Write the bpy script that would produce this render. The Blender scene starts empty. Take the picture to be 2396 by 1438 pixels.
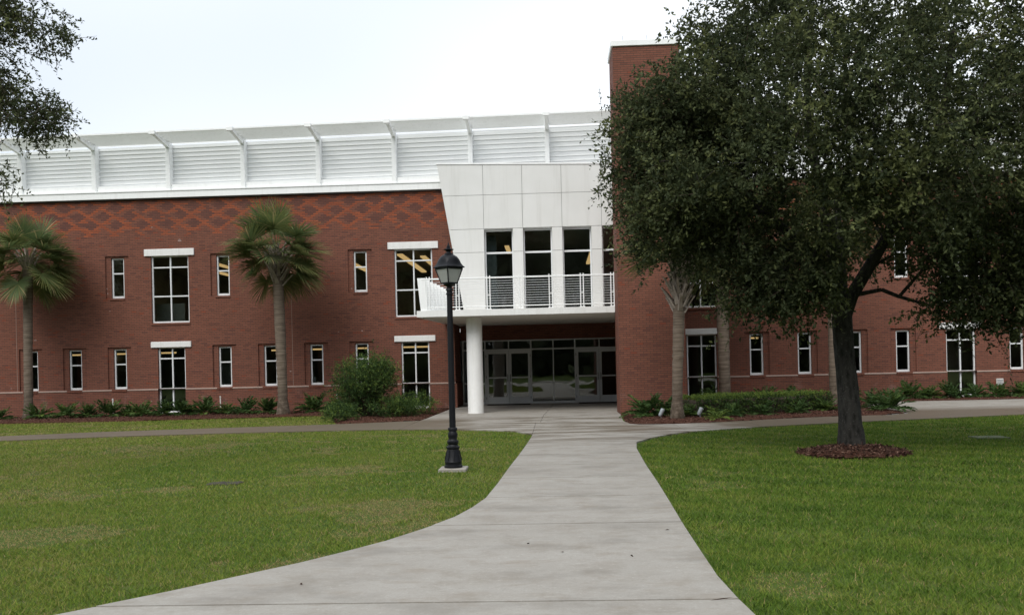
import bpy, math, random
import numpy as np
from mathutils import Vector, Matrix
random.seed(7); rng = np.random.default_rng(7)
SC = bpy.context.scene
COL = SC.collection

# ------------------------------------------------------------------ camera
cd = bpy.data.cameras.new('camera'); cam = bpy.data.objects.new('camera', cd); COL.objects.link(cam)
cd.sensor_width = 36.0; cd.lens = 36.0*2200/2396; cd.shift_y = (852-719)/2396; cd.clip_end = 3000; cd.clip_start = .05
YAW, ROLL = .044, .023
fw = Vector((-math.sin(YAW), math.cos(YAW), 0)); rt = Vector((math.cos(YAW), math.sin(YAW), 0)); up = Vector((0, 0, 1))
R_ = rt*math.cos(ROLL) - up*math.sin(ROLL); U_ = rt*math.sin(ROLL) + up*math.cos(ROLL)
m = Matrix((R_, U_, -fw)).transposed().to_4x4(); m.translation = (0, 0, 1.6)
cam.matrix_world = m
SC.camera = cam

# ------------------------------------------------------------------ sky, sun, exposure
SUN_EL, SUN_AZ = math.radians(47), math.radians(200)      # high, behind the camera and to the left, through cloud
w = bpy.data.worlds.new('World'); SC.world = w; w.use_nodes = True
nt = w.node_tree; nt.nodes.clear()
out = nt.nodes.new('ShaderNodeOutputWorld'); bg = nt.nodes.new('ShaderNodeBackground'); sky = nt.nodes.new('ShaderNodeTexSky')
sky.sky_type = 'NISHITA'; sky.sun_disc = False; sky.sun_elevation = SUN_EL; sky.sun_rotation = SUN_AZ
sky.air_density = 1.0; sky.dust_density = 4.0; sky.ozone_density = 1.0
hs = nt.nodes.new('ShaderNodeHueSaturation'); hs.inputs['Saturation'].default_value = .35
tc = nt.nodes.new('ShaderNodeTexCoord'); nz = nt.nodes.new('ShaderNodeTexNoise'); nz.inputs['Scale'].default_value = .9; nz.inputs['Detail'].default_value = 1.5
mpn = nt.nodes.new('ShaderNodeMapping'); mpn.inputs['Scale'].default_value = (1, 1, 2.2); mpn.inputs['Location'].default_value = (.3, .2, .7)
cr = nt.nodes.new('ShaderNodeValToRGB'); cr.color_ramp.elements[0].position = .36; cr.color_ramp.elements[1].position = .74
cr.color_ramp.elements[0].color = (4.9, 5.5, 6.3, 1); cr.color_ramp.elements[1].color = (10.6, 10.8, 10.9, 1)
mx = nt.nodes.new('ShaderNodeMixRGB'); mx.inputs['Fac'].default_value = .85
nt.links.new(tc.outputs['Generated'], mpn.inputs['Vector']); nt.links.new(mpn.outputs[0], nz.inputs['Vector'])
nt.links.new(nz.outputs['Fac'], cr.inputs['Fac']); nt.links.new(sky.outputs[0], hs.inputs['Color'])
nt.links.new(hs.outputs[0], mx.inputs['Color1']); nt.links.new(cr.outputs[0], mx.inputs['Color2'])
nt.links.new(mx.outputs[0], bg.inputs['Color']); bg.inputs['Strength'].default_value = .1
nt.links.new(bg.outputs[0], out.inputs['Surface'])
sl = bpy.data.lights.new('sun', 'SUN'); so = bpy.data.objects.new('sun', sl); COL.objects.link(so)
sl.energy = 1.25; sl.angle = math.radians(35); sl.color = (1, .97, .92)
sd = Vector((math.sin(SUN_AZ)*math.cos(SUN_EL), math.cos(SUN_AZ)*math.cos(SUN_EL), math.sin(SUN_EL)))
so.rotation_euler = sd.to_track_quat('Z', 'Y').to_euler(); so.location = (0, 0, 30)
vs = SC.view_settings; vs.view_transform = 'Standard'; vs.look = 'None'; vs.exposure = .70; vs.gamma = 1; vs.use_curve_mapping = False

# ------------------------------------------------------------------ material helpers
class NT:
    def __init__(s, name):
        s.m = bpy.data.materials.new(name); s.m.use_nodes = True; s.t = s.m.node_tree; s.t.nodes.clear()
        s.out = s.t.nodes.new('ShaderNodeOutputMaterial')
    def n(s, typ, **kw):
        x = s.t.nodes.new('ShaderNode'+typ)
        for k, v in kw.items(): setattr(x, k, v)
        return x
    def put(s, inp, v):
        if isinstance(v, bpy.types.NodeSocket): s.t.links.new(v, inp)
        elif isinstance(v, (tuple, list)) and len(v) == 3 and inp.type == 'RGBA': inp.default_value = (*v, 1)
        else: inp.default_value = v
    def math(s, op, a, b=None, c=None):
        x = s.n('Math', operation=op); s.put(x.inputs[0], a)
        if b is not None: s.put(x.inputs[1], b)
        if c is not None: s.put(x.inputs[2], c)
        return x.outputs[0]
    def mix(s, f, a, b, blend='MIX'):
        x = s.n('MixRGB', blend_type=blend); s.put(x.inputs[0], f); s.put(x.inputs[1], a); s.put(x.inputs[2], b); return x.outputs[0]
    def noise(s, vec, scale, detail=3, rough=.55):
        x = s.n('TexNoise'); s.put(x.inputs['Vector'], vec); x.inputs['Scale'].default_value = scale; x.inputs['Detail'].default_value = detail; x.inputs['Roughness'].default_value = rough; return x.outputs['Fac']
    def ramp(s, f, lo, hi):
        x = s.n('MapRange'); s.put(x.inputs[0], f); x.inputs[1].default_value = lo; x.inputs[2].default_value = hi; x.clamp = True; return x.outputs[0]
    def pos(s): return s.n('NewGeometry').outputs['Position']
    def obj(s): return s.n('TexCoord').outputs['Object']
    def mapping(s, v, sc=(1, 1, 1), rot=(0, 0, 0)):
        x = s.n('Mapping'); s.put(x.inputs['Vector'], v); x.inputs['Scale'].default_value = sc; x.inputs['Rotation'].default_value = rot; return x.outputs[0]
    def sep(s, v):
        x = s.n('SeparateXYZ'); s.put(x.inputs[0], v); return x.outputs
    def comb(s, a, b, c):
        x = s.n('CombineXYZ'); s.put(x.inputs[0], a); s.put(x.inputs[1], b); s.put(x.inputs[2], c); return x.outputs[0]
    def attr(s, name):
        return s.n('Attribute', attribute_name=name)
    def bump(s, h, strength, dist):
        x = s.n('Bump'); s.put(x.inputs['Height'], h); x.inputs['Strength'].default_value = strength; x.inputs['Distance'].default_value = dist; return x.outputs[0]
    def bsdf(s, col, rough=.7, spec=.3, metal=0, normal=None):
        x = s.n('BsdfPrincipled'); s.put(x.inputs['Base Color'], col); s.put(x.inputs['Roughness'], rough)
        s.put(x.inputs['Specular IOR Level'], spec); x.inputs['Metallic'].default_value = metal
        if normal is not None: s.put(x.inputs['Normal'], normal)
        return x.outputs[0]
    def done(s, sh): s.t.links.new(sh, s.out.inputs['Surface']); return s.m

def simple(name, col, rough=.6, spec=.3, metal=0, var=.12, scale=3., bump=0, streak=0):
    q = NT(name); p = q.pos(); f = q.noise(p, scale, 4)
    f2 = q.noise(p, scale*9, 3)
    ff = q.math('ADD', q.math('MULTIPLY', f, .65), q.math('MULTIPLY', f2, .35))
    c = q.mix(q.ramp(ff, .3, .7), tuple(x*(1-var) for x in col), tuple(min(1, x*(1+var)) for x in col))
    if streak:
        st = q.noise(q.mapping(p, (7, 7, .5)), 1, 4, .65); c = q.mix(q.math('MULTIPLY', q.ramp(st, .52, .80), streak), c, (.33, .31, .27)); gr_ = q.noise(p, 1.7, 5, .7); c = q.mix(q.math('MULTIPLY', q.ramp(gr_, .55, .75), streak*.6), c, (.42, .40, .35))
    nrm = q.bump(q.noise(p, scale*40, 2), bump, .01) if bump else None
    return q.done(q.bsdf(c, rough, spec, metal, nrm))

def brick_mat():
    q = NT('brick'); x, y, z = q.sep(q.pos()); u = q.math('ADD', x, y)
    BW, RH = .203, .0677
    row = q.math('FLOOR', q.math('DIVIDE', z, RH))
    odd = q.math('FLOORED_MODULO', row, 2.)
    us = q.math('ADD', q.math('DIVIDE', u, BW), q.math('MULTIPLY', odd, -.5))
    colm = q.math('FLOOR', us)
    fu = q.math('FRACT', us); fv = q.math('FRACT', q.math('DIVIDE', z, RH))
    mortar = q.math('MAXIMUM', q.math('LESS_THAN', fu, .045), q.math('LESS_THAN', fv, .19))
    wn = q.n('TexWhiteNoise', noise_dimensions='2D'); q.put(wn.inputs['Vector'], q.comb(colm, row, 0.))
    wr = q.sep(wn.outputs['Color'])
    base = q.mix(wr[0], (.176, .068, .045), (.222, .086, .056))
    base = q.mix(q.math('LESS_THAN', wr[1], .07), base, (.150, .060, .043))
    base = q.mix(q.math('GREATER_THAN', wr[1], .975), base, (.23, .065, .036))
    # diaper-work band: stepped lattice of light bricks round dark lozenges, under the coping
    hc = q.math('ADD', q.math('MULTIPLY', colm, 2.), odd)
    row2 = q.math('ADD', row, 2.); d1 = q.math('FLOORED_MODULO', q.math('ADD', hc, row2), 10.); d2 = q.math('FLOORED_MODULO', q.math('SUBTRACT', hc, row2), 10.)
    core = q.math('MAXIMUM', q.math('LESS_THAN', d1, 1.), q.math('LESS_THAN', d2, 1.)); wide = q.math('MAXIMUM', q.math('LESS_THAN', d1, 3.), q.math('LESS_THAN', d2, 3.)); lat = q.math('MAXIMUM', core, q.math('MULTIPLY', wide, q.math('LESS_THAN', wr[0], .24)))
    inband = q.math('MULTIPLY', q.math('GREATER_THAN', row, 101.5), q.math('LESS_THAN', row, 122.5))
    inband = q.math('MULTIPLY', inband, q.math('LESS_THAN', y, 35.95))
    inband = q.math('MULTIPLY', inband, q.math('GREATER_THAN', y, 35.0))
    lc = q.mix(wr[2], (.26, .070, .034), (.34, .094, .042))
    lc = q.mix(q.math('LESS_THAN', wr[1], .08), lc, base)
    dk = q.mix(wr[0], (.126, .051, .039), (.158, .063, .046))
    zig = q.math('GREATER_THAN', row, 105.5)
    band = q.mix(lat, q.mix(q.math('MULTIPLY', zig, q.math('SUBTRACT', 1., wide)), base, dk), lc)
    base = q.mix(inband, base, band)
    # weather: broad blotches, efflorescence low down
    p = q.pos(); n1 = q.noise(p, .35, 4); n2 = q.noise(p, 1.6, 4, .7)
    base = q.mix(q.math('MULTIPLY', q.ramp(n1, .35, .75), .25), base, (.115, .048, .033))
    effl = q.math('MULTIPLY', q.ramp(n2, .56, .74), q.ramp(z, 1.0, .15))
    base = q.mix(q.math('MULTIPLY', effl, .38), base, (.46, .38, .35))
    spots = q.math('MULTIPLY', q.math('GREATER_THAN', q.noise(p, 3.1, 2, .4), .73), q.math('GREATER_THAN', wr[0], .6))
    base = q.mix(q.math('MULTIPLY', spots, .5), base, (.45, .36, .33))
    mcol = q.mix(q.noise(p, 5, 2), (.040, .031, .026), (.075, .058, .048))
    colr = q.mix(mortar, base, mcol)
    h = q.math('SUBTRACT', 1., mortar)
    nrm = q.bump(h, .5, .008)
    return q.done(q.bsdf(colr, .85, .2, 0, nrm))

def concrete_mat(name, wet):
    q = NT(name); p = q.pos(); x, y, z = q.sep(p)
    n1 = q.noise(p, .6, 5, .6); n2 = q.noise(p, 5, 5, .65); n3 = q.noise(p, 60, 3, .6)
    c = q.mix(q.ramp(n1, .3, .7), (.305, .286, .255), (.36, .342, .31))
    c = q.mix(q.math('MULTIPLY', q.ramp(n2, .42, .72), .5), c, (.285, .258, .222))
    c = q.mix(q.math('MULTIPLY', q.ramp(n3, .4, .7), .4), c, (.25, .228, .195))
    n4 = q.noise(p, 1.9, 6, .72); c = q.mix(q.math('MULTIPLY', q.ramp(n4, .50, .66), .6), c, (.235, .208, .172)); vo = q.noise(p, 22, 4, .75); c = q.mix(q.math('MULTIPLY', q.ramp(vo, .56, .72), .4), c, (.20, .18, .155)); c = q.mix(q.math('MULTIPLY', q.ramp(vo, .44, .30), .35), c, (.50, .475, .43))
    ns = q.noise(q.mapping(p, (.75, 1.5, 1)), 1.0, 6, .68)
    c = q.mix(q.math('MULTIPLY', q.ramp(ns, .50, .70), .65), c, (.175, .157, .132))
    ns2 = q.noise(q.mapping(p, (.9, 1.8, 1)), 2.3, 4, .6)
    c = q.mix(q.math('MULTIPLY', q.ramp(ns2, .55, .76), .55), c, (.215, .175, .13))
    rough = q.mix(q.ramp(ns, .5, .7), (.82,)*3, (.6,)*3)
    if wet:   # rain-soaked, tannin-stained zones with streaked edges
        nw = q.noise(q.mapping(p, (.28, 1.5, 1)), 1.3, 5, .7)
        band = q.math('MULTIPLY', q.ramp(y, 17.6, 20.2), q.ramp(y, 29.6, 27.4))
        side = q.ramp(q.math('ABSOLUTE', q.math('SUBTRACT', x, .6)), 2.6, 4.6)
        mk = q.math('MULTIPLY', band, q.ramp(q.math('ADD', nw, q.math('MULTIPLY', side, .22)), .44, .58))
        c = q.mix(q.math('MULTIPLY', mk, .9), c, (.118, .092, .062))
        rough = q.mix(mk, rough, (.45,)*3)
    nrm = q.bump(n3, .25, .004)
    return q.done(q.bsdf(c, rough, .3, 0, nrm))

def lawn_mat():
    q = NT('lawn_soil'); p = q.pos()
    a = q.noise(p, .5, 4); b = q.noise(p, 14, 4, .7); c3 = q.noise(p, 2.3, 3)
    c = q.mix(q.ramp(b, .3, .7), (.036, .056, .012), (.085, .125, .026))
    c = q.mix(q.math('MULTIPLY', q.ramp(a, .5, .72), .5), c, (.13, .13, .04))
    c = q.mix(q.math('MULTIPLY', q.ramp(c3, .62, .8), .6), c, (.15, .10, .06))
    return q.done(q.bsdf(c, .95, .1, 0, q.bump(b, .6, .03)))

def tint_mat(name, cols, transl=.25, rough=.55, spec=.25):
    """foliage: colour from the per-leaf attribute 'tint' (0..1) through a ramp of leaf colours"""
    q = NT(name); t = q.attr('tint').outputs['Fac']
    r = q.n('ValToRGB'); q.put(r.inputs[0], t); e = r.color_ramp.elements
    for i, (ps, c) in enumerate(cols):
        x = e[i] if i < 2 else e.new(ps)
        x.position = ps; x.color = (*c, 1)
    c = r.outputs[0]
    b = q.bsdf(c, rough, spec); tr = q.n('BsdfTranslucent'); q.put(tr.inputs[0], c)
    mxs = q.n('MixShader'); mxs.inputs[0].default_value = transl; q.t.links.new(b, mxs.inputs[1]); q.t.links.new(tr.outputs[0], mxs.inputs[2])
    return q.done(mxs.outputs[0])

def bark_mat(name, a, b, sc, zs=.3):
    q = NT(name); p = q.obj(); v = q.n('TexVoronoi'); q.put(v.inputs['Vector'], q.mapping(p, (1, 1, zs))); v.inputs['Scale'].default_value = sc
    n = q.noise(p, sc*1.3, 5, .7)
    f = q.math('ADD', q.math('MULTIPLY', v.outputs['Distance'], .8), q.math('MULTIPLY', n, .5))
    c = q.mix(q.ramp(f, .25, .8), a, b)
    li = q.noise(p, 2.5, 4); c = q.mix(q.math('MULTIPLY', q.ramp(li, .52, .72), .4), c, tuple(x*1.9 for x in b)); fl = q.noise(p, 38, 3, .6); c = q.mix(q.math('MULTIPLY', q.ramp(fl, .60, .70), .6), c, tuple(x*3.2 for x in b))
    return q.done(q.bsdf(c, .9, .15, 0, q.bump(f, .8, .03)))

def palm_trunk_mat():
    q = NT('palm_trunk'); p = q.obj(); x, y, z = q.sep(p)
    n = q.noise(p, 6, 5, .7); rings = q.noise(q.mapping(p, (1.5, 1.5, 22)), 1.2, 3, .6)
    c = q.mix(q.ramp(rings, .32, .68), (.10, .076, .056), (.20, .16, .125))
    c = q.mix(q.math('MULTIPLY', q.ramp(n, .5, .75), .5), c, (.11, .085, .065))
    low = q.math('MULTIPLY', q.ramp(q.math('ADD', z, q.math('MULTIPLY', n, 1.2)), 1.9, .9), q.ramp(n, .40, .58))
    c = q.mix(q.math('MULTIPLY', low, .75), c, (.045, .034, .022))
    return q.done(q.bsdf(c, .9, .15, 0, q.bump(rings, .7, .02)))

def glass_mat(name, tint, refl=1.0):
    q = NT(name)
    tr = q.n('BsdfTransparent'); tr.inputs[0].default_value = (*tint, 1)
    gl = q.n('BsdfGlossy'); gl.inputs['Roughness'].default_value = .015; gl.inputs[0].default_value = (refl, refl, refl, 1)
    fr = q.n('Fresnel'); fr.inputs[0].default_value = 1.75
    wob = q.bump(q.noise(q.pos(), .9, 2), .06, .05); q.put(gl.inputs['Normal'], wob)
    mxs = q.n('MixShader'); q.t.links.new(fr.outputs[0], mxs.inputs[0]); q.t.links.new(tr.outputs[0], mxs.inputs[1]); q.t.links.new(gl.outputs[0], mxs.inputs[2])
    return q.done(mxs.outputs[0])

def emit_mat(name, col, s):
    q = NT(name); e = q.n('Emission'); e.inputs[0].default_value = (*col, 1); e.inputs[1].default_value = s; return q.done(e.outputs[0])

def mulch_mat():
    q = NT('mulch'); p = q.pos(); n = q.noise(p, 26, 4, .8); n2 = q.noise(p, 3, 3)
    c = q.mix(q.ramp(n, .3, .7), (.028, .013, .009), (.13, .055, .036)); c = q.mix(q.math('MULTIPLY', q.ramp(n2, .4, .7), .4), c, (.075, .032, .022))
    return q.done(q.bsdf(c, .95, .1, 0, q.bump(n, 1., .03)))

def stucco_mat():
    q = NT('white_stucco'); p = q.pos(); n = q.noise(p, .8, 4); x, y, z = q.sep(p)
    st = q.noise(q.mapping(p, (5, 5, .35)), 1, 4, .6)
    c = q.mix(q.ramp(n, .3, .7), (.66, .66, .635), (.71, .71, .69)); c = q.mix(q.math('MULTIPLY', q.ramp(st, .52, .8), .28), c, (.42, .41, .37))
    return q.done(q.bsdf(c, .75, .2, 0, q.bump(q.noise(p, 90, 2), .25, .004)))

M = dict(
 brick=brick_mat(), concrete=concrete_mat('concrete', True), white=simple('white_paint', (.89, .90, .89), .45, .35, 0, .04, 1.2, 0, .16),
 column=simple('painted_column', (.78, .78, .76), .55, .3, 0, .05, 1.5, .1, .25),
 lintel=simple('precast', (.76, .76, .74), .7, .2, 0, .06, 2, .1, .3), stucco=stucco_mat(), joint=simple('joint', (.30, .30, .29), .9, .1),
 louver=simple('louver_panel', (.74, .76, .76), .5, .3, 0, .04, .5), frame=simple('window_frame', (.72, .735, .74), .4, .4, 0, .04, 2),
 alu=simple('aluminium', (.62, .65, .66), .4, .45, .0, .05, 2), alu_dark=simple('dark_aluminium', (.10, .105, .105), .4, .5, .3),
 glass=glass_mat('tinted_glass', (.80, .84, .82)), doorglass=glass_mat('door_glass', (.82, .85, .83)), frost=None,
 black=simple('black_iron', (.005, .0055, .008), .5, .28, 0, .25, 8, .05),
 soil=lawn_mat(), mulch=mulch_mat(), oakbark=bark_mat('oak_bark', (.010, .0095, .0085), (.042, .040, .036), 14), palmbark=palm_trunk_mat(),
 boot=bark_mat('palm_boot', (.13, .10, .08), (.30, .255, .215), 6, .15), twig=simple('twig', (.07, .055, .042), .9, .1),
 room=simple('room_plaster', (.40, .43, .45), .9, .1), floor_in=simple('room_floor', (.18, .185, .19), .6, .3), ceil=simple('room_ceiling', (.55, .54, .50), .9, .1),
 soffit=simple('soffit', (.72, .70, .64), .8, .1, 0, .05, 1), roof=simple('roof_membrane', (.45, .45, .44), .8, .2),
 strip=emit_mat('lit_tube', (1.0, .62, .27), .55), strip_b=emit_mat('lit_tube_back', (1.0, .62, .27), .55),
 teal=simple('teal_card', (.20, .46, .40), .7, .2), paper=simple('pale_box', (.45, .47, .50), .7, .2), pvc=simple('white_pvc', (.62, .60, .56), .5, .3), galv=simple('galvanised', (.33, .36, .38), .45, .4, .3),
 cover=simple('cover_plate', (.055, .045, .04), .8, .2, 0, .3, 12), covergreen=simple('green_cover', (.10, .12, .065), .8, .2, 0, .2, 12), mat=simple('door_mat', (.035, .028, .024), .95, .05, 0, .3, 30), caulk=simple('caulk', (.33, .25, .21), .9, .1))
M['grass'] = tint_mat('grass', [(0, (.034, .075, .010)), (1, (.36, .25, .145)), (.35, (.102, .176, .025)), (.6, (.190, .245, .040)), (.8, (.27, .255, .075))], .35, .7, .05)
M['oakleaf'] = tint_mat('oak_leaf', [(0, (.034, .046, .022)), (1, (.145, .162, .062)), (.5, (.072, .088, .040))], .32, .6, .1)
M['palmleaf'] = tint_mat('palm_leaf', [(0, (.050, .084, .036)), (1, (.34, .28, .14)), (.5, (.112, .155, .060)), (.8, (.21, .225, .075))], .32, .5, .2)
M['shrubleaf'] = tint_mat('shrub_leaf', [(0, (.024, .050, .016)), (1, (.165, .23, .045)), (.5, (.058, .105, .028))], .28, .55, .15)
M['chip'] = tint_mat('bark_chip', [(0, (.020, .011, .009)), (1, (.19, .115, .085)), (.5, (.062, .031, .023))], 0, .9, .1)
q = NT('frosted_glass'); p = q.pos(); b = q.bsdf((.62, .63, .61), .35, .4); t = q.n('BsdfTranslucent'); t.inputs[0].default_value = (.75, .76, .74, 1)
mxs = q.n('MixShader'); mxs.inputs[0].default_value = .5; q.t.links.new(b, mxs.inputs[1]); q.t.links.new(t.outputs[0], mxs.inputs[2]); M['frost'] = q.done(mxs.outputs[0])

# ------------------------------------------------------------------ mesh helpers
class MB:
    def __init__(s): s.v = []; s.f = []
    def add(s, v, f):
        o = len(s.v); s.v += [tuple(p) for p in v]; s.f += [tuple(i+o for i in q) for q in f]; return s
    def box(s, x0, x1, y0, y1, z0, z1):
        return s.add([(x0, y0, z0), (x1, y0, z0), (x1, y1, z0), (x0, y1, z0), (x0, y0, z1), (x1, y0, z1), (x1, y1, z1), (x0, y1, z1)],
                     [(0, 3, 2, 1), (4, 5, 6, 7), (0, 1, 5, 4), (1, 2, 6, 5), (2, 3, 7, 6), (3, 0, 4, 7)])
    def cbox(s, x0, x1, y0, y1, z0, z1, c=.008):
        """box with chamfered edges"""
        xs, ys, zs = (x0, x1), (y0, y1), (z0, z1); V = []; idx = {}
        for i in (0, 1):
            for j in (0, 1):
                for k in (0, 1):
                    sx, sy, sz = (1-2*i)*c, (1-2*j)*c, (1-2*k)*c
                    idx[i, j, k, 'x'] = len(V); V.append((xs[i], ys[j]+sy, zs[k]+sz))
                    idx[i, j, k, 'y'] = len(V); V.append((xs[i]+sx, ys[j], zs[k]+sz))
                    idx[i, j, k, 'z'] = len(V); V.append((xs[i]+sx, ys[j]+sy, zs[k]))
        F = []
        def face(l, ctr):
            P = [Vector(V[i]) for i in l]; n = (P[1]-P[0]).cross(P[2]-P[0]); c0 = sum(P, Vector())/len(P)-Vector(ctr)
            F.append(tuple(l) if n.dot(c0) > 0 else tuple(reversed(l)))
        ctr = ((x0+x1)/2, (y0+y1)/2, (z0+z1)/2); B = [(0, 0), (1, 0), (1, 1), (0, 1)]
        for i in (0, 1):
            face([idx[i, a, b, 'x'] for a, b in B], ctr); face([idx[a, i, b, 'y'] for a, b in B], ctr); face([idx[a, b, i, 'z'] for a, b in B], ctr)
        for a in (0, 1):
            for b in (0, 1):
                face([idx[0, a, b, 'y'], idx[1, a, b, 'y'], idx[1, a, b, 'z'], idx[0, a, b, 'z']], ctr)
                face([idx[a, 0, b, 'x'], idx[a, 1, b, 'x'], idx[a, 1, b, 'z'], idx[a, 0, b, 'z']], ctr)
                face([idx[a, b, 0, 'x'], idx[a, b, 1, 'x'], idx[a, b, 1, 'y'], idx[a, b, 0, 'y']], ctr)
                for k in (0, 1): face([idx[a, b, k, t] for t in 'xyz'], ctr)
        return s.add(V, F)
    def prism(s, poly, lo, hi, axis='z'):
        """extrude polygon (2D, ccw) between lo and hi along an axis"""
        n = len(poly)
        def P(a, b, t): return {'z': (a, b, t), 'y': (a, t, b), 'x': (t, a, b)}[axis]
        V = [P(a, b, lo) for a, b in poly]+[P(a, b, hi) for a, b in poly]
        F = [tuple(range(n-1, -1, -1)), tuple(range(n, 2*n))]+[(i, (i+1) % n, n+(i+1) % n, n+i) for i in range(n)]
        if axis == 'y': F = [tuple(reversed(f)) for f in F]
        return s.add(V, F)
    def tube(s, pts, rad, seg=8, cap=True):
        pts = [Vector(p) for p in pts]; n = len(pts); rad = rad if isinstance(rad, (list, tuple)) else [rad]*n
        V = []; F = []; ref = None
        for i, p in enumerate(pts):
            d = (pts[min(i+1, n-1)]-pts[max(i-1, 0)]).normalized()
            if ref is None: ref = d.orthogonal().normalized()
            a = (ref-d*ref.dot(d)).normalized(); b = d.cross(a); ref = a
            for k in range(seg):
                t = 2*math.pi*k/seg; V.append(p+(a*math.cos(t)+b*math.sin(t))*rad[i])
        for i in range(n-1):
            for k in range(seg):
                F.append((i*seg+k, i*seg+(k+1) % seg, (i+1)*seg+(k+1) % seg, (i+1)*seg+k))
        if cap: F += [tuple(range(seg-1, -1, -1)), tuple((n-1)*seg+k for k in range(seg))]
        return s.add(V, F)
    def lathe(s, prof, seg=24, ph=0, c=(0, 0)):
        V = []; F = []
        for r, z in prof:
            for k in range(seg):
                t = 2*math.pi*k/seg+ph; V.append((c[0]+r*math.cos(t), c[1]+r*math.sin(t), z))
        n = len(prof)
        for i in range(n-1):
            for k in range(seg): F.append((i*seg+k, i*seg+(k+1) % seg, (i+1)*seg+(k+1) % seg, (i+1)*seg+k))
        F += [tuple(range(seg-1, -1, -1)), tuple((n-1)*seg+k for k in range(seg))]
        return s.add(V, F)
    def mesh(s, name, mat, smooth=False, off=(0, 0, 0)):
        me = bpy.data.meshes.new(name); ox, oy, oz = off
        me.from_pydata([(a-ox, b-oy, c-oz) for a, b, c in s.v], [], s.f); me.materials.append(mat)
        if smooth:
            me.polygons.foreach_set('use_smooth', [True]*len(me.polygons))
            me.set_sharp_from_angle(angle=math.radians(40))
        me.update(); return me

WL = {}
def wloc(o): return WL.get(o.name, Vector((0, 0, 0))) if o else Vector((0, 0, 0))
def link(name, me, parent=None, loc=(0, 0, 0)):
    """loc in world space (parents are never rotated where this is used)"""
    o = bpy.data.objects.new(name, me); COL.objects.link(o); loc = Vector(loc)
    if parent: o.parent = parent; o.location = loc-wloc(parent)
    else: o.location = loc
    WL[o.name] = loc; return o
def part(name, mb, mat, parent=None, smooth=False, origin=None):
    """mesh whose vertices are given in world space"""
    if origin is None:
        a = np.array(mb.v); origin = tuple((a.min(0)+a.max(0))/2*np.array([1, 1, 0])+np.array([0, 0, a[:, 2].min()]))
    return link(name, mb.mesh(name, mat, smooth, origin), parent, origin)
def local(name, mb, mat, parent, smooth=False, loc=(0, 0, 0), rot=(0, 0, 0)):
    """mesh in its parent's own space"""
    me = mb if isinstance(mb, bpy.types.Mesh) else mb.mesh(name, mat, smooth)
    o = bpy.data.objects.new(name, me); COL.objects.link(o); o.parent = parent; o.location = loc; o.rotation_euler = rot; return o
def root(name, loc, label, cat, group=None, rot=0):
    o = bpy.data.objects.new(name, None); COL.objects.link(o); o.location = loc; o.rotation_euler = (0, 0, rot); o.empty_display_size = .3
    WL[o.name] = Vector(loc); tag(o, label, cat, group); return o
def tag(o, label, cat, group=None):
    o['label'] = label; o['category'] = cat
    if group: o['group'] = group
    return o
def struct(o): o['kind'] = 'structure'; return o

def np_mesh(name, V, nper, tint, mat):
    """V: (N*nper,3) vertices of N separate nper-gons"""
    n = len(V)//nper; me = bpy.data.meshes.new(name)
    me.vertices.add(n*nper); me.vertices.foreach_set('co', np.ascontiguousarray(V, dtype=np.float32).ravel())
    me.loops.add(n*nper); me.loops.foreach_set('vertex_index', np.arange(n*nper, dtype=np.int32))
    me.polygons.add(n); me.polygons.foreach_set('loop_start', np.arange(0, n*nper, nper, dtype=np.int32))
    if tint is not None:
        a = me.attributes.new('tint', 'FLOAT', 'FACE'); a.data.foreach_set('value', np.clip(tint, 0, 1).astype(np.float32))
    me.materials.append(mat); me.update(calc_edges=True); return me

def unit(a): return a/np.maximum(np.linalg.norm(a, axis=-1, keepdims=True), 1e-9)
def leaves(P, D, L, W, rg, fold=.25):
    """quads: leaf base P, direction D, lengths L, widths W"""
    n = len(P); rnd = rg.normal(size=(n, 3)); S = unit(np.cross(D, rnd)); N = np.cross(S, D)
    L = L[:, None]; W = W[:, None]
    mid = P+D*L*.5
    return np.stack([P, mid+S*W*.5+N*W*fold*.5, P+D*L-N*W*fold*.4, mid-S*W*.5+N*W*fold*.5], 1).reshape(-1, 3)

_g = np.random.default_rng(99).random((64, 64))
def vnoise(x, y):
    xi = np.floor(x).astype(int); yi = np.floor(y).astype(int); fx = x-xi; fy = y-yi; fx = fx*fx*(3-2*fx); fy = fy*fy*(3-2*fy)
    g = lambda a, b: _g[a % 64, b % 64]
    return (g(xi, yi)*(1-fx)+g(xi+1, yi)*fx)*(1-fy)+(g(xi, yi+1)*(1-fx)+g(xi+1, yi+1)*fx)*fy
def fbm(x, y): return .5*vnoise(x, y)+.3*vnoise(x*2.1+7, y*2.1+3)+.2*vnoise(x*4.3+1, y*4.3+9)

def inpoly(x, y, poly):
    r = np.zeros(x.shape, bool); n = len(poly)
    for i in range(n):
        x0, y0 = poly[i]; x1, y1 = poly[(i+1) % n]
        if y0 == y1: continue
        c = ((y0 > y) != (y1 > y)) & (x < (x1-x0)*(y-y0)/(y1-y0)+x0); r ^= c
    return r

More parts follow.
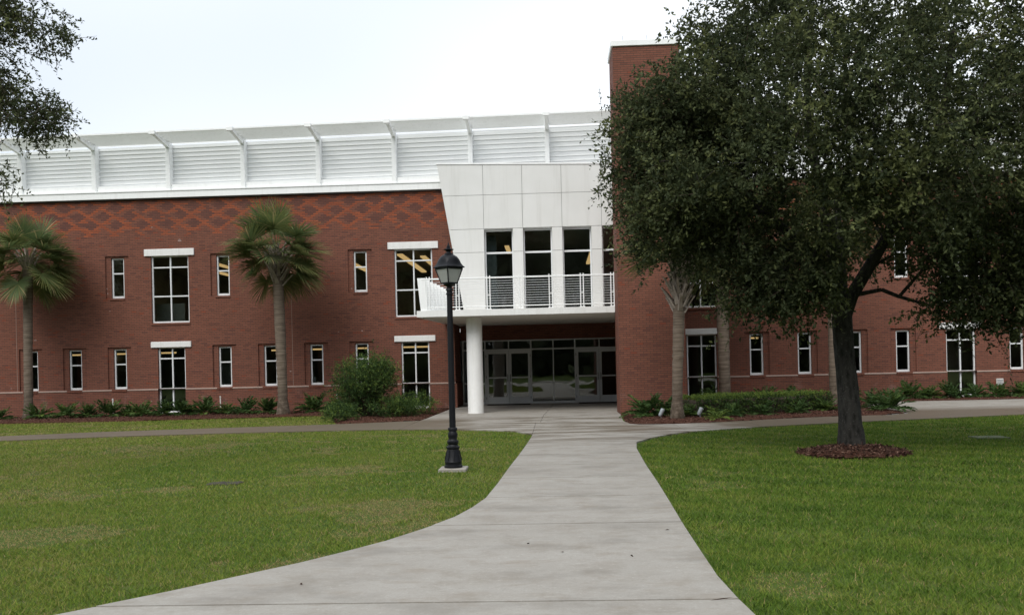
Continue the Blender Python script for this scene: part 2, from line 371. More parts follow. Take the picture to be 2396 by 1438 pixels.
# ================================================================== GROUND
GZ = -.03
lw = struct(part('lawn', MB().add([(-700, -700, GZ), (700, -700, GZ), (700, 700, GZ), (-700, 700, GZ)], [(0, 1, 2, 3)]), M['soil'], origin=(0, 0, GZ)))
PL = [(-.50, 21.7), (-.52, 20.6), (-.58, 18.5), (-.65, 16.5), (-.72, 14.78), (-.79, 12.68), (-.85, 11.34), (-.95, 10.6), (-1.08, 9.96), (-1.30, 9.3), (-1.59, 8.62), (-1.88, 8.12), (-2.14, 7.71), (-2.40, 7.37), (-2.84, 6.78), (-3.36, 6.15), (-4.3, 5.2), (-6, 4.0), (-9, 2.6), (-14, 1.2)]
PR = [(1.62, 18.85), (1.50, 17.45), (1.40, 14.74), (1.34, 12.39), (1.29, 10.85), (1.23, 9.15), (1.20, 7.92), (1.18, 7.04), (1.20, 6.4), (1.23, 5.9), (1.5, 5.0), (2.3, 3.9), (4, 2.8), (8, 1.6), (14, 1.2)]
def edge_x(E_, y):
    return float(np.interp(-y, [-b for a, b in E_], [a for a, b in E_]))
def slab_poly(y1, y0, tl=0, tr=0):
    """path slab between y0 (near) and y1 (far) following both edges; joints slightly skew"""
    g = .015
    def yy(y, x): return y
    L = [(edge_x(PL, y1), y1-g)]+[p for p in PL if y0+.05 < p[1] < y1-.05]+[(edge_x(PL, y0), y0+g)]
    Rr = [(edge_x(PR, y0), y0+g)]+[p for p in reversed(PR) if y0+.05 < p[1] < y1-.05]+[(edge_x(PR, y1), y1-g)]
    return L+Rr
def slab(parent, poly, name='slab', z=0., mat=None):
    me = MB().prism(poly, -.12, z)
    return part(name, me, mat or M['concrete'], parent)
path = struct(part('path', MB().prism(PL[1:]+[(-14, -6), (14, -6)]+list(reversed(PR)), -.025, -.018), M['joint']))
joints = [18.4, 16.6, 14.92, 13.24, 11.36, 9.42, 6.35, 3.3]
for a, b in zip(joints[:-1], joints[1:]): slab(path, slab_poly(a, b))
slab(path, [(edge_x(PL, 3.29), 3.29), (-9, 2.6), (-14, 1.2), (-14, -6), (14, -6), (14, 1.2), (8, 1.6), (4, 2.8), (edge_x(PR, 3.29), 3.29)])
# left sidewalk
LT = [(-30, 19.8), (-20, 22.6), (-14.78, 24.44), (-12.54, 25.45), (-9.6, 26.1), (-6.44, 26.7), (-3.97, 27.7)]
LB = [(-30, 18.2), (-20, 21.0), (-13.8, 22.82), (-11.52, 23.47), (-8.81, 23.93), (-4.74, 24.19), (-2.2, 23.5), (-1.05, 22.7), (-.52, 21.5)]
sw = struct(part('sidewalk', MB().prism([(-30, 18.4), (-20, 21.15), (-13.8, 23.0), (-8.8, 24.0), (-3.9, 24.2), (-3.9, 27.6), (-9.6, 26), (-14.8, 24.3), (-30, 19.7)], -.026, -.019), M['joint']))
def ix(E_, x): return float(np.interp(x, [p[0] for p in E_], [p[1] for p in E_]))
xs = [-24, -21.2, -18.4, -15.6, -12.8, -10, -7.2, -4.0]
for a, b in zip(xs[:-1], xs[1:]):
    g = .006; st = [a+g+(b-a-2*g)*t for t in (0, .5, 1)]
    slab(sw, [(x, ix(LB, x)) for x in st]+[(x, ix(LT, x)) for x in reversed(st)])
# plaza in front of the doors, junction of the three walks
pz = struct(part('entrance_plaza', MB().prism([(-3.8, 24.5), (-2.1, 23.8), (-.95, 23.0), (-.42, 21.8), (-.5, 18.5), (1.5, 18.5), (1.8, 19.7), (2.3, 20.8), (2.9, 21.5), (2.9, 23.9), (1.9, 24.3), (1.85, 25.5), (1.95, 37.9), (-3.6, 37.9), (-3.8, 34)], -.027, -.02), M['joint']))
LBp = [(x, ix(LB, x)) for x in (-4.0+.006, -3.2, -2.2, -1.05)]
slab(pz, LBp+[(-.52, 21.5), (-.52, 25.7), (-3.99, 25.7)])
slab(pz, [(-.51, 21.7), (edge_x(PL, 20.6), 20.6), (edge_x(PL, 18.41), 18.41), (edge_x(PR, 18.41), 18.41), (1.62, 18.85), (1.97, 19.73), (2.42, 20.56), (3.0, 21.3), (3.0, 23.985), (2.2, 24.02), (1.98, 24.3), (-.51, 24.3)])
slab(pz, [(-.51, 24.312), (1.97, 24.312), (1.86, 25.43), (1.86, 25.7), (-.51, 25.7)])
slab(pz, [(-3.99, 25.712), (-.40, 25.712), (-.35, 29.0), (-3.93, 29.0), (-3.975, 27.7)])
slab(pz, [(-.388, 25.712), (1.86, 25.712), (2.02, 29.0), (-.338, 29.0)])
slab(pz, [(-3.93, 29.012), (-.35, 29.012), (-.15, 33.6), (-3.86, 33.6)]); slab(pz, [(-.338, 29.012), (2.02, 29.012), (2.02, 30.62), (3.0, 30.62), (3.0, 33.6), (-.138, 33.6)])
slab(pz, [(-3.86, 33.612), (-.15, 33.612), (0, 38.2), (-3.70, 38.2), (-3.70, 35.7), (-3.85, 35.7)]); slab(pz, [(-.138, 33.612), (3.0, 33.612), (3.0, 38.2), (.012, 38.2)])
# right sidewalk and pad
RB = [(1.61, 18.65), (1.97, 19.73), (2.42, 20.56), (3.33, 21.61), (5.08, 22.55), (7.36, 23.44), (9.74, 24.23), (12.23, 25.09), (16, 26.2), (30, 29.8)]
RT = [(1.98, 24.15), (3.05, 23.98), (4.42, 24.41), (6.16, 25.31), (7.9, 25.85), (9.04, 25.9), (9.9, 26.65)]
sr = struct(part('sidewalk', MB().prism([(3.05, 21.6), (5.0, 22.7), (7.3, 23.6), (12.2, 25.25), (16, 26.4), (29, 29.6), (29, 32.7), (10.8, 32.3), (9.8, 27), (7.9, 25.7), (4.4, 24.3), (3.05, 23.9)], -.026, -.019), M['joint']))
xs = [3.0, 4.9, 6.8, 8.7]
for a, b in zip(xs[:-1], xs[1:]):
    g = .006; st = [a+g+(b-a-2*g)*t for t in (0, .5, 1)]
    slab(sr, [(x, ix(RB, x)) for x in st]+[(x, ix(RT, x)) for x in reversed(st)])
slab(sr, [(8.706, ix(RB, 8.706)), (9.74, 24.23), (12.23, 25.09), (13.0, ix(RB, 13)), (12.3, 29.4), (10.02, 29.4), (10.02, 28.0), (9.92, 26.65), (9.04, 25.88), (8.706, ix(RT, 8.706))])
slab(sr, [(13.012, ix(RB, 13.012)), (16, 26.2), (22, 27.75), (22, 30.4), (12.312, 29.4)])
slab(sr, [(10.02, 29.412), (12.3, 29.412), (12.0, 33.3), (10.7, 32.6), (9.93, 30.3)]); slab(sr, [(12.312, 29.412), (22, 30.412), (22, 33.2), (12.012, 33.3)])

# mulch beds -------------------------------------------------------
BEDL = [(-30, 30.9), (-18.8, 31.08), (-14.3, 31.1), (-10.86, 31.53), (-7.8, 31.95), (-7.2, 30.2), (-6.6, 27.9), (-6.3, 27.0), (-5.33, 27.22), (-4.02, 27.78), (-3.95, 29.0), (-3.88, 35.7), (-30, 35.7)]
BEDR = [(2.06, 28.95), (1.90, 25.43), (2.02, 24.35), (2.25, 24.08), (3.05, 24.02), (4.42, 24.45), (6.16, 25.34), (7.9, 25.9), (9.04, 25.93), (9.88, 26.7), (9.98, 28.0), (9.9, 30.3), (10.7, 32.65), (12.0, 33.4), (26, 33.3), (26, 35.7), (4.1, 35.7), (4.1, 28.95)]
RING = [(4.98+.93*math.cos(t)*(1+.05*math.sin(3*t+1)), 16.02+.93*math.sin(t)*(1+.05*math.sin(2*t))) for t in np.linspace(0, 2*math.pi, 40, endpoint=False)]
def dist_edge(x, y, poly):
    d = np.full(x.shape, 1e9); n = len(poly)
    for i in range(n):
        a = np.array(poly[i]); b = np.array(poly[(i+1) % n]); ab = b-a; t = np.clip(((x-a[0])*ab[0]+(y-a[1])*ab[1])/(ab@ab+1e-9), 0, 1)
        d = np.minimum(d, np.hypot(x-a[0]-t*ab[0], y-a[1]-t*ab[1]))
    return d
def bed_h(x, y, poly, h): return -.02+h*np.clip(dist_edge(x, y, poly)/.5, 0, 1)**.7*(.75+.5*vnoise(x*2.3, y*2.3))
def make_bed(poly, h, xr, step, density, root_xy, rg):
    base = MB(); P = np.array(poly)
    xs = np.arange(xr[0], xr[1], step); ys = np.arange(P[:, 1].min(), P[:, 1].max(), step)
    X, Y = np.meshgrid(xs, ys); ins = inpoly(X, Y, poly); Z = bed_h(X, Y, poly, h); idx = -np.ones(X.shape, int)
    ok = ins; V = np.stack([X[ok], Y[ok], Z[ok]], 1); idx[ok] = np.arange(len(V)); F = []
    a, b, c, d = idx[:-1, :-1], idx[:-1, 1:], idx[1:, 1:], idx[1:, :-1]
    okf = (a >= 0) & (b >= 0) & (c >= 0) & (d >= 0); F = np.stack([a[okf], b[okf], c[okf], d[okf]], 1)
    base.add(V.tolist(), F.tolist())
    # underlay reaching the exact outline
    base.prism([p for p in poly], -.05, -.021)
    o = struct(part('mulch_bed', base, M['mulch'], smooth=False))
    area = (xr[1]-xr[0])*(P[:, 1].max()-P[:, 1].min()); n = int(area*density)
    x = rg.uniform(xr[0], xr[1], n); y = rg.uniform(P[:, 1].min(), P[:, 1].max(), n); k = inpoly(x, y, poly); x = x[k]; y = y[k]; n = len(x)
    z = bed_h(x, y, poly, h)+.008; d = unit(np.stack([rg.normal(size=n), rg.normal(size=n), rg.normal(size=n)*.45], 1))
    V = leaves(np.stack([x, y, z], 1), d, rg.uniform(.03, .085, n), rg.uniform(.012, .03, n), rg, .1)
    ch = link('bark_chips', np_mesh('bark_chips', V, 4, rg.random(n), M['chip'])); ch['kind'] = 'stuff'; ch['label'] = 'loose red brown bark mulch chips covering the planting bed'
    return o
make_bed(BEDL, .05, (-24, -3.9), .16, 110, None, rng); make_bed(BEDR, .06, (1.9, 19), .16, 130, None, rng); make_bed(RING, .10, (3.9, 6.1), .07, 900, None, rng)

# grass ------------------------------------------------------------
CONC = [PL[1:]+[(-14, -6), (14, -6)]+list(reversed(PR)), [(-30, 18.2)]+LB[1:]+[(-.52, 29), (-3.97, 27.7)]+list(reversed(LT)),
        LB[5:]+[(-.6, 18), (1.62, 18.6)]+RB[1:4]+[(3.3, 34), (-4, 34)], RB+[(30, 34), (9, 34), (3, 25)], ]
def blocked(x, y):
    b = np.zeros(x.shape, bool)
    for p in CONC+[BEDL, BEDR, RING]: b |= inpoly(x, y, p)
    return b
VV = []; TT = []
PLA = np.array(PL); 
for (y0, y1, dens, wf, hf) in [(5.2, 8.5, 4600, 1.0, 1.), (8.5, 12, 3000, 1.15, 1.), (12, 18, 1500, 1.6, 1.05), (18, 25.2, 800, 2.2, 1.1), (25.2, 32.2, 520, 2.8, 1.1)]:
    xa, xb = -.64*y1-.8, .56*y1+.8; n = int((xb-xa)*(y1-y0)*dens)
    x = rng.uniform(xa, xb, n); y = rng.uniform(y0, y1, n)
    k = (x > -.64*y-.8) & (x < .56*y+.8); x = x[k]; y = y[k]; k = ~blocked(x, y); x = x[k]; y = y[k]
    if y0 > 25: k = (x < -5); x = x[k]; y = y[k]
    for pg in CONC:
        de = dist_edge(x, y, pg); k = (de > .012+.05*vnoise(x*5, y*5)**2) | (rng.random(len(x)) < .15); x = x[k]; y = y[k]
    cl = vnoise(x*7, y*7); k = rng.random(len(x)) < .45+.75*cl; x = x[k]; y = y[k]; n = len(x)
    dry = fbm(x*.55+3, y*.55+11)
    left = x < 0
    dry += .36*np.exp(-(((x+5.6)/1.9)**2+((y-9.3-.25*(x+5.6))/.45)**2))+.30*np.exp(-(((x+6.6)/2.2)**2+((y-15.3)/.5)**2))+.14*np.exp(-(((x+2.2)/1.0)**2+((y-14.5)/1.2)**2))+.12*np.exp(-(((x+2.9)/.8)**2+((y-11.2)/.5)**2))
    dry = dry+.22*(vnoise(x*3.1, y*3.1)-.5)+.10*(vnoise(x*8, y*8)-.5); pt = np.clip((dry-np.where(left, .655, .74))/.09, 0, 1)
    h = rng.uniform(.018, .045, n)*hf*(1-.55*pt)*np.where(left, .9, 1.05); wd = rng.uniform(.005, .0095, n)*wf
    az = rng.uniform(0, 2*np.pi, n); ln = rng.uniform(.3, 1.8, n)*h; a2 = az+rng.normal(0, .6, n)+np.pi/2
    B = np.stack([x, y, np.full(n, GZ)], 1); S = np.stack([np.cos(az), np.sin(az), 0*az], 1)*(wd/2)[:, None]
    T = B+np.stack([np.cos(a2)*ln, np.sin(a2)*ln, h], 1)
    VV.append(np.stack([B-S, B+S, T], 1).reshape(-1, 3))
    t = .34+.18*(fbm(x*.9, y*.9)-.5)*2+rng.normal(0, .15, n)+np.where(left, .20, .02)+np.where(left, 0., .07*np.sin((x*.55+y*.9)*2*np.pi/1.1))+.12*(x < -7)
    dead = rng.random(n) < (.035+.80*pt*np.where(left, 1., .35))
    t = np.where(dead, rng.uniform(.80, 1, n), t+.20*pt)
    TT.append(t)
gr = link('lawn_grass', np_mesh('lawn_grass', np.concatenate(VV), 3, np.concatenate(TT), M['grass'])); gr['kind'] = 'stuff'; gr['label'] = 'mown green grass of the lawns with dry brown patches'

# ================================================================== BUILDING
YF = 35.8; ZT = 8.30; YB = 35.74
bld = root('college_building', (0, YF, 0), 'two storey red brick college building with white louvred roof screen and balcony', 'building')
def smallwin(cx, z0): return ('s', cx-.255, cx+.255, z0, z0+1.57)
LW = [smallwin(c, .98) for c in (-22.4, -20.35, -18.6, -16.82, -12.68, -10.90, -9.10, -7.34)]+[smallwin(c, 4.51) for c in (-22.4, -16.84, -12.69, -7.33)]
LW += [('b', -15.30, -14.22, .03, 2.58), ('b', -5.81, -4.73, .03, 2.58), ('b', -15.50, -14.02, 3.51, 6.12), ('b', -6.0, -4.54, 3.51, 6.12)]
RW = [smallwin(c, .98) for c in (7.67, 9.46, 11.32, 13.10, 17.27, 19.1)]+[smallwin(c, 4.51) for c in (7.67, 13.10, 17.27)]
RW += [('b', 5.05, 6.17, .03, 2.58), ('b', 14.67, 15.75, .03, 2.58), ('b', 4.88, 6.36, 3.58, 6.12), ('b', 14.50, 16.0, 3.58, 6.12)]
RX0, RX1 = .21, .21        # shouldered reveal round the narrow windows
def wall_sheet(mb, x0, x1, z0, z1, y, holes):
    xs = sorted({x0, x1, *[min(max(v, x0), x1) for h in holes for v in h[:2]]}); zs = sorted({z0, z1, *[min(max(v, z0), z1) for h in holes for v in h[2:]]})
    for i in range(len(xs)-1):
        for j in range(len(zs)-1):
            cx, cz = (xs[i]+xs[i+1])/2, (zs[j]+zs[j+1])/2
            if any(h[0] < cx < h[1] and h[2] < cz < h[3] for h in holes): continue
            mb.add([(xs[i], y, zs[j]), (xs[i+1], y, zs[j]), (xs[i+1], y, zs[j+1]), (xs[i], y, zs[j+1])], [(0, 1, 2, 3)])
def reveal(mb, h, y0, y1, bottom=True):
    a, b, c, d = h
    mb.add([(a, y0, c), (a, y1, c), (a, y1, d), (a, y0, d)], [(0, 1, 2, 3)]); mb.add([(b, y0, c), (b, y1, c), (b, y1, d), (b, y0, d)], [(3, 2, 1, 0)])
    mb.add([(a, y0, d), (b, y0, d), (b, y1, d), (a, y1, d)], [(3, 2, 1, 0)])
    if bottom: mb.add([(a, y0, c), (b, y0, c), (b, y1, c), (a, y1, c)], [(0, 1, 2, 3)])
ZW = .97
def wing(x0, x1, wins):
    mb = MB(); holes = []
    for k, a, b, c, d in wins:
        if k == 's':
            o = (a-RX0, b+RX1, c, d+.065); holes.append(o)
            reveal(mb, o, YF, YF+.055, bottom=False)
            wall_sheet(mb, *[o[0], o[1], o[2], o[3]], YF+.055, [(a, b, c, d)])
            reveal(mb, (a, b, c, d), YF+.055, YF+.22)
            mb.add([(o[0], YF, o[2]), (o[1], YF, o[2]), (o[1], YF+.055, o[2]), (o[0], YF+.055, o[2])], [(0, 1, 2, 3)])
        else:
            holes.append((a, b, c, d)); reveal(mb, (a, b, max(c, ZW), d), YF, YF+.22, bottom=c > ZW)
    wall_sheet(mb, x0, x1, ZW, ZT, YF, holes)
    low = [h for h in holes if h[2] < .5]
    for h in low: reveal(mb, (h[0], h[1], h[2], ZW), YB, YF+.22)
    wall_sheet(mb, x0, x1, -.1, ZW-.05, YB, low)
    xs = [x0]+[v for h in sorted(low) for v in h[:2]]+[x1]
    o = part('wall', mb, M['brick'], bld)
    for a, b in zip(xs[0::2], xs[1::2]):      # sloped rowlock cap of the plinth
        c = MB().prism([(YB-.012, ZW-.05), (YF+.004, ZW-.05), (YF+.004, ZW+.004), (YB-.012, ZW-.022)], a, b, 'x'); part('plinth_cap', c, M['caulk'], bld)
    return o
wing(-30, -3.75, LW); wing(4.05, 26, RW)

FR = .055
def bar(x0, x1, z0, z1, y0, y1): return MB().cbox(x0, x1, y0, y1, z0, z1, .005)
_wm = {}
def make_window(kind, a, b, c, d, yf):
    wd, ht = round(b-a, 3), round(d-c, 3); key = (kind, wd, ht); x0, z0 = a, c
    fb = _wm.get(key)
    if fb is None:
        mb = MB()
        bt = .085 if kind == 's' else .06
        mb.cbox(0, FR, 0, .09, 0, ht, .005); mb.cbox(wd-FR, wd, 0, .09, 0, ht, .005); mb.cbox(FR, wd-FR, -.004, .094, 0, bt, .005); mb.cbox(FR, wd-FR, .003, .087, ht-FR, ht, .005)
        fb = {'frame': mb.mesh('window', M['frame'])}
        if kind == 's': vs_, hs_ = [], [ht*.615]
        elif ht > 2.6: vs_, hs_ = [wd/2], [ht*.395, ht*.825]
        else: vs_, hs_ = [wd/2], [ht*.365, ht*.825]
        zs = [bt]+hs_+[ht-FR]; xs = [FR]+vs_+[wd-FR]; fb['bars'] = []; fb['panes'] = []
        for v in vs_: fb['bars'].append((bar(v-.026, v+.026, bt, ht-FR, .002, .085).mesh('mullion', M['frame']), (0, 0, 0)))
        for h in hs_: fb['bars'].append((bar(FR, wd-FR, h-.026, h+.026, .012, .082).mesh('transom', M['frame']), (0, 0, 0)))
        for i in range(len(xs)-1):
            for j in range(len(zs)-1):
                mbp = MB().box(xs[i]-.005, xs[i+1]+.005, .04, .052, zs[j]-.005, zs[j+1]+.005); fb['panes'].append(mbp.mesh('pane', M['glass']))
        _wm[key] = fb
    w_ = link('window', fb['frame'], bld, (a, yf, c))
    for me, l in fb['bars']: o = link(me.name.split('.')[0], me, w_, (a, yf, c))
    for me in fb['panes']: link('pane', me, w_, (a, yf, c))
    return w_
for wi in LW+RW:
    k, a, b, c, d = wi; make_window(k, a+.003, b-.003, c+.003, d-.003, YF+.12 if k == 's' else YF+.08)
    if k == 'b':
        up_ = d > 4; e = .24 if up_ else .25; hh = .27 if up_ else .225; z_ = d-.02
        part('lintel', MB().cbox(a-e, b+e, YF-.06, YF+.06, z_, z_+hh, .012), M['lintel'], bld)
        if up_ : part('sill', MB().cbox(a-.03, b+.03, YF-.03, YF+.07, c-.085, c-.004, .008), M['brick'], bld)
    elif c > 4: part('sill', MB().cbox(a-.04, b+.04, YF-.03, YF+.10, c-.08, c-.003, .008), M['brick'], bld)
    else: part('sill', MB().cbox(a-.04, b+.04, YB-.035, YF+.10, c-.085, c-.006, .008), M['brick'], bld)
for x_ in (-15.0, -5.3, 15.2): part('threshold', MB().cbox(x_-.35, x_+.55, YB-.22, YB-.01, -.02, .05, .01), M['lintel'], bld)

# control joints in the brickwork
for x_ in (-10.02, -20.9): part('control_joint', MB().box(x_-.006, x_+.006, YF-.003, YF+.01, ZW+.01, 5.6), M['caulk'], bld)

# fascia, roof and louvred screen -----------------------------------
PITCH = 2.93; POST0 = -20.56-2*PITCH
def ztop(x): return 10.50+.0126*(x+8.8)
part('fascia', MB().box(-30, 4.6, YF-.17, YF+.5, ZT+.035, ZT+.28).box(4.6, 26, YF-.17, YF+.5, ZT+.035, ZT+.28), M['white'], bld)
part('fascia_cap', MB().box(-30, 26, YF-.20, YF+.3, ZT+.28, ZT+.315), M['white'], bld)
part('shadow_reglet', MB().box(-30, 26, YF-.10, YF+.3, ZT-.002, ZT+.035), M['alu_dark'], bld)
part('screen_base', MB().box(-30, 26, YF-.02, YF+.45, ZT+.315, ZT+.56), M['white'], bld)
part('roof', MB().box(-30, 26, YF+.5, 50, ZT-.25, ZT+.02), M['roof'], bld)
scr = part('louvre_screen', MB().add([(-30, YF+.22, ZT+.55), (26, YF+.22, ZT+.55), (26, YF+.22, ztop(26)), (-30, YF+.22, ztop(-30)), (-30, YF+.27, ZT+.55), (26, YF+.27, ZT+.55), (26, YF+.27, ztop(26)), (-30, YF+.27, ztop(-30))],
          [(0, 1, 2, 3), (7, 6, 5, 4), (3, 2, 6, 7), (1, 5, 6, 2), (0, 3, 7, 4)]), M['louver'], bld)
tilt = lambda x: .0126
def sloped(name, mb_me, x, z, y, parent):
    o = link(name, mb_me, parent, (x, y, z)); o.rotation_euler = (0, -math.atan(.0126), 0); return o
slat_me = MB().prism([(.078, .018), (.078, -.018), (.099, -.018), (.099, .018)], 0, PITCH-.17, 'x').mesh('slat', M['white'])
blade_me = MB().prism([(-.030, .045), (.022, -.050), (.032, -.045), (-.020, .050)], 0, PITCH-.13, 'x').mesh('blade', M['white'])
NP = 17
for i in range(NP):
    x = POST0+i*PITCH
    if x > 24: break
    zt = ztop(x)
    part('screen_post', MB().cbox(x-.085, x+.085, YF-.12, YF+.215, ZT+.317, zt+.0, .008), M['white'], scr)
    # outrigger bracket, deeper at the post
    br = MB().prism([(YF-1.42, zt+.14), (YF-1.42, zt+.04), (YF-.1, zt-.16), (YF+.21, zt-.16), (YF+.21, zt+.10), (YF-.3, zt+.14)], x-.06, x+.06, 'x'); 
    part('bracket', br, M['white'], scr)
    part('bracket_end', MB().cbox(x-.14, x+.10, YF-1.50, YF-1.36, zt+.02, zt+.17, .01), M['white'], scr)
    for yy in (.30, .55, .80): part('blade_clip', MB().cbox(x+.06, x+.115, YF-yy-.045, YF-yy+.045, zt+.05, zt+.20, .01), M['white'], scr)
    if x < 22.5:
        for k in range(11):
            sloped('slat', slat_me, x+.085, ZT+.66+k*.163+.0126*(x+20)*(k/11.), YF+.12, scr)
        for kk in range(8): sloped('blade', blade_me, x+.065, ztop(x)+.075+.009*kk, YF-.02-.18*kk, scr)
        sloped('edge_trim', MB().box(0, PITCH-.13, -.02, .02, -.03, .03).mesh('edge_trim', M['white']) if i == 0 else bpy.data.meshes['edge_trim'], x+.065, ztop(x)+.13, YF-1.39, scr)

# white upper volume over the entrance -------------------------------
YW = 34.9
def xl(z): return -3.25+(z-3.41)*(-4.17+3.25)/(9.10-3.41)      # outward-leaning left edge
def ztp(x): return 9.10-(x+4.17)*.0278
CX = [-2.47, -1.02, .44, 1.90]; OW = 1.08; XR = 4.02; ZR = [3.41, 5.79, 6.655, 7.915]
vol = part('entrance_volume', MB().prism([(xl(3.41)+.012, 3.41), (CX[0]-.002, 3.41), (CX[0]-.002, 6.655), (XR, 6.655), (XR, ztp(XR)-.02), (xl(9.1)+.012, 9.08)], YW+.03, YW+.10, 'y'), M['joint'], bld)
part('return_wall', MB().add([(xl(3.41), YW+.0, 3.41), (xl(9.1), YW+.0, 9.10), (xl(9.1), 37.5, 9.10), (xl(3.41), 37.5, 3.41), (xl(3.41)+.1, YW+.04, 3.41), (xl(9.1)+.1, YW+.04, 9.10), (xl(9.1)+.1, 37.5, 9.10), (xl(3.41)+.1, 37.5, 3.41)],
     [(0, 1, 2, 3), (7, 6, 5, 4), (0, 4, 5, 1), (1, 5, 6, 2), (2, 6, 7, 3), (3, 7, 4, 0)]), M['stucco'], vol)
part('volume_roof', MB().prism([(-4.1, YW+.1), (XR, YW+.1), (XR, 46), (-4.1, 46)], 8.6, 8.8), M['roof'], vol)
part('coping', MB().add([(xl(9.1)-.03, YW-.03, 9.10), (XR, YW-.03, ztp(XR)), (XR, YW-.03, ztp(XR)+.05), (xl(9.1)-.03, YW-.03, 9.15), (xl(9.1)-.03, YW+.3, 9.10), (XR, YW+.3, ztp(XR)), (XR, YW+.3, ztp(XR)+.05), (xl(9.1)-.03, YW+.3, 9.15)],
     [(0, 1, 2, 3), (7, 6, 5, 4), (3, 2, 6, 7), (0, 3, 7, 4), (0, 4, 5, 1)]), M['white'], vol)
g = .007
def panel(poly): part('panel', MB().prism(poly, YW, YW+.029, 'y'), M['stucco'], vol)
edges = [None]+CX+[XR]
for r in (2, 3):                   # two full rows above the windows
    z0 = ZR[r]+g
    for i in range(5):
        zt = (lambda x: ZR[3]-g) if r == 2 else (lambda x: ztp(x))
        if i == 0: panel([(xl(z0), z0), (CX[0]-g, z0), (CX[0]-g, zt(CX[0])), (xl(zt(-4)), zt(-4.17))])
        else:
            a, b = edges[i]+g, edges[i+1]-g
            panel([(a, z0), (b, z0), (b, zt(b)), (a, zt(a))])
for r in (0, 1):
    z0, z1 = ZR[r]+g, ZR[r+1]-g
    panel([(xl(z0), z0), (CX[0]-.003, z0), (CX[0]-.003, z1), (xl(z1), z1)])
    for i in range(4):
        a, b = CX[i]+OW+.003, (CX[i+1]-.003 if i < 3 else XR); panel([(a, z0), (b, z0), (b, z1), (a, z1)])
for i in range(4):                 # deep reveals, glazing
    a, b = CX[i], CX[i]+OW
    rv = MB().box(a-.002, a+.004, YW+.031, YW+.42, 3.41, 6.65).box(b-.004, b+.002, YW+.031, YW+.42, 3.41, 6.65).box(a+.004, b-.004, YW+.031, YW+.42, 6.646, 6.652)
    part('reveal', rv, M['stucco'], vol)
    part('pier_core', MB().box(b+.003, (CX[i+1]-.003) if i < 3 else XR, YW+.031, YW+.40, 3.41, 6.64), M['joint'], vol)
    wv = link('window', MB().cbox(0, .05, 0, .08, 0, 3.22, .005).cbox(OW-.062, OW-.012, 0, .08, 0, 3.22, .005).cbox(.05, OW-.062, .003, .077, 3.17, 3.22, .005).cbox(.05, OW-.062, .003, .077, 0, .06, .005).mesh('window', M['frame']), bld, (a+.006, YW+.28, 3.415))
    link('transom', MB().cbox(.05, OW-.062, .0, .08, 2.33, 2.40, .005).mesh('transom', M['frame']), wv, (a+.006, YW+.28, 3.415))
    for z0, z1 in ((.05, 2.34), (2.39, 3.18)): link('pane', MB().box(.045, OW-.057, .03, .042, z0, z1).mesh('pane', M['glass']), wv, (a+.006, YW+.28, 3.415))

# brick tower ------------------------------------------------------
tw = part('tower', MB().box(2.03, 4.06, 29.0, 30.62, -.1, 11.27).box(3.02, 4.058, 30.62, 39, -.1, 8.5), M['brick'], bld)
part('tower_cap', MB().cbox(1.98, 4.11, 28.95, 30.67, 11.272, 11.45, .012), M['white'], bld)
for x_ in (2.35, 3.1, 3.9): part('lightning_rod', MB().tube([(x_, 29.1, 11.45), (x_, 29.1, 11.62)], .008, 5), M['galv'], bld)

# entrance recess: brick return, door wall, storefront ----------------
mb = MB()
mb.add([(-3.75, YF, -.1), (-3.75, 38, -.1), (-3.75, 38, 3.2), (-3.75, YF, 3.2)], [(0, 1, 2, 3)])
mb.add([(-3.69, YB, -.1), (-3.69, 38, -.1), (-3.69, 38, ZW-.05), (-3.69, YB, ZW-.05)], [(0, 1, 2, 3)])
mb.add([(-3.75, YB, ZW-.05), (-3.69, YB, ZW-.05), (-3.69, 38, ZW-.02), (-3.75, 38, ZW)], [(0, 1, 2, 3)])
mb.add([(-3.75, YB, -.1), (-3.69, YB, -.1), (-3.69, YB, ZW-.05), (-3.75, YB, ZW-.05)], [(0, 1, 2, 3)])
part('recess_wall', mb, M['brick'], bld)
part('door_wall', MB().box(-3.74, 3.1, 37.98, 38.2, 2.60, 3.19), M['brick'], bld)
SX = [-3.66, -2.76, -.895, .88, 2.80, 3.05]; YD = 38.0; ZH = 2.59; ZTB = 2.20
fm = M['alu']; sf = part('storefront', MB().cbox(SX[0], SX[-1], YD, YD+.1, ZH-.05, ZH, .004).cbox(SX[0], SX[-1], YD+.004, YD+.096, ZTB-.03, ZTB+.03, .004), fm, bld)
for i, x in enumerate(SX): part('mullion', MB().cbox(x-.028, x+.028, YD-.004, YD+.104, 0, ZH, .004), fm, sf)
for x in (-1.80, 0.0, 1.86): part('mullion', MB().cbox(x-.022, x+.022, YD+.002, YD+.098, ZTB if x != 0 else 0, ZH, .004), fm, sf)
for a, b in ((SX[0], SX[1]), (SX[2], 0), (0, SX[3]), (SX[4], SX[5])):
    part('glazing_bar', MB().cbox(a, b, YD+.006, YD+.094, .82, .87, .004), fm, sf); part('bottom_rail', MB().cbox(a, b, YD+.006, YD+.094, 0, .09, .004), fm, sf)
    part('pane', MB().box(a, b, YD+.045, YD+.055, .05, ZTB), M['doorglass'], sf)
for a, b in ((SX[0], SX[1]), (SX[1], -1.8), (-1.8, SX[2]), (SX[2], 0), (0, SX[3]), (SX[3], 1.86), (1.86, SX[4]), (SX[4], SX[5])): part('pane', MB().box(a, b, YD+.045, YD+.055, ZTB, ZH-.03), M['doorglass'], sf)
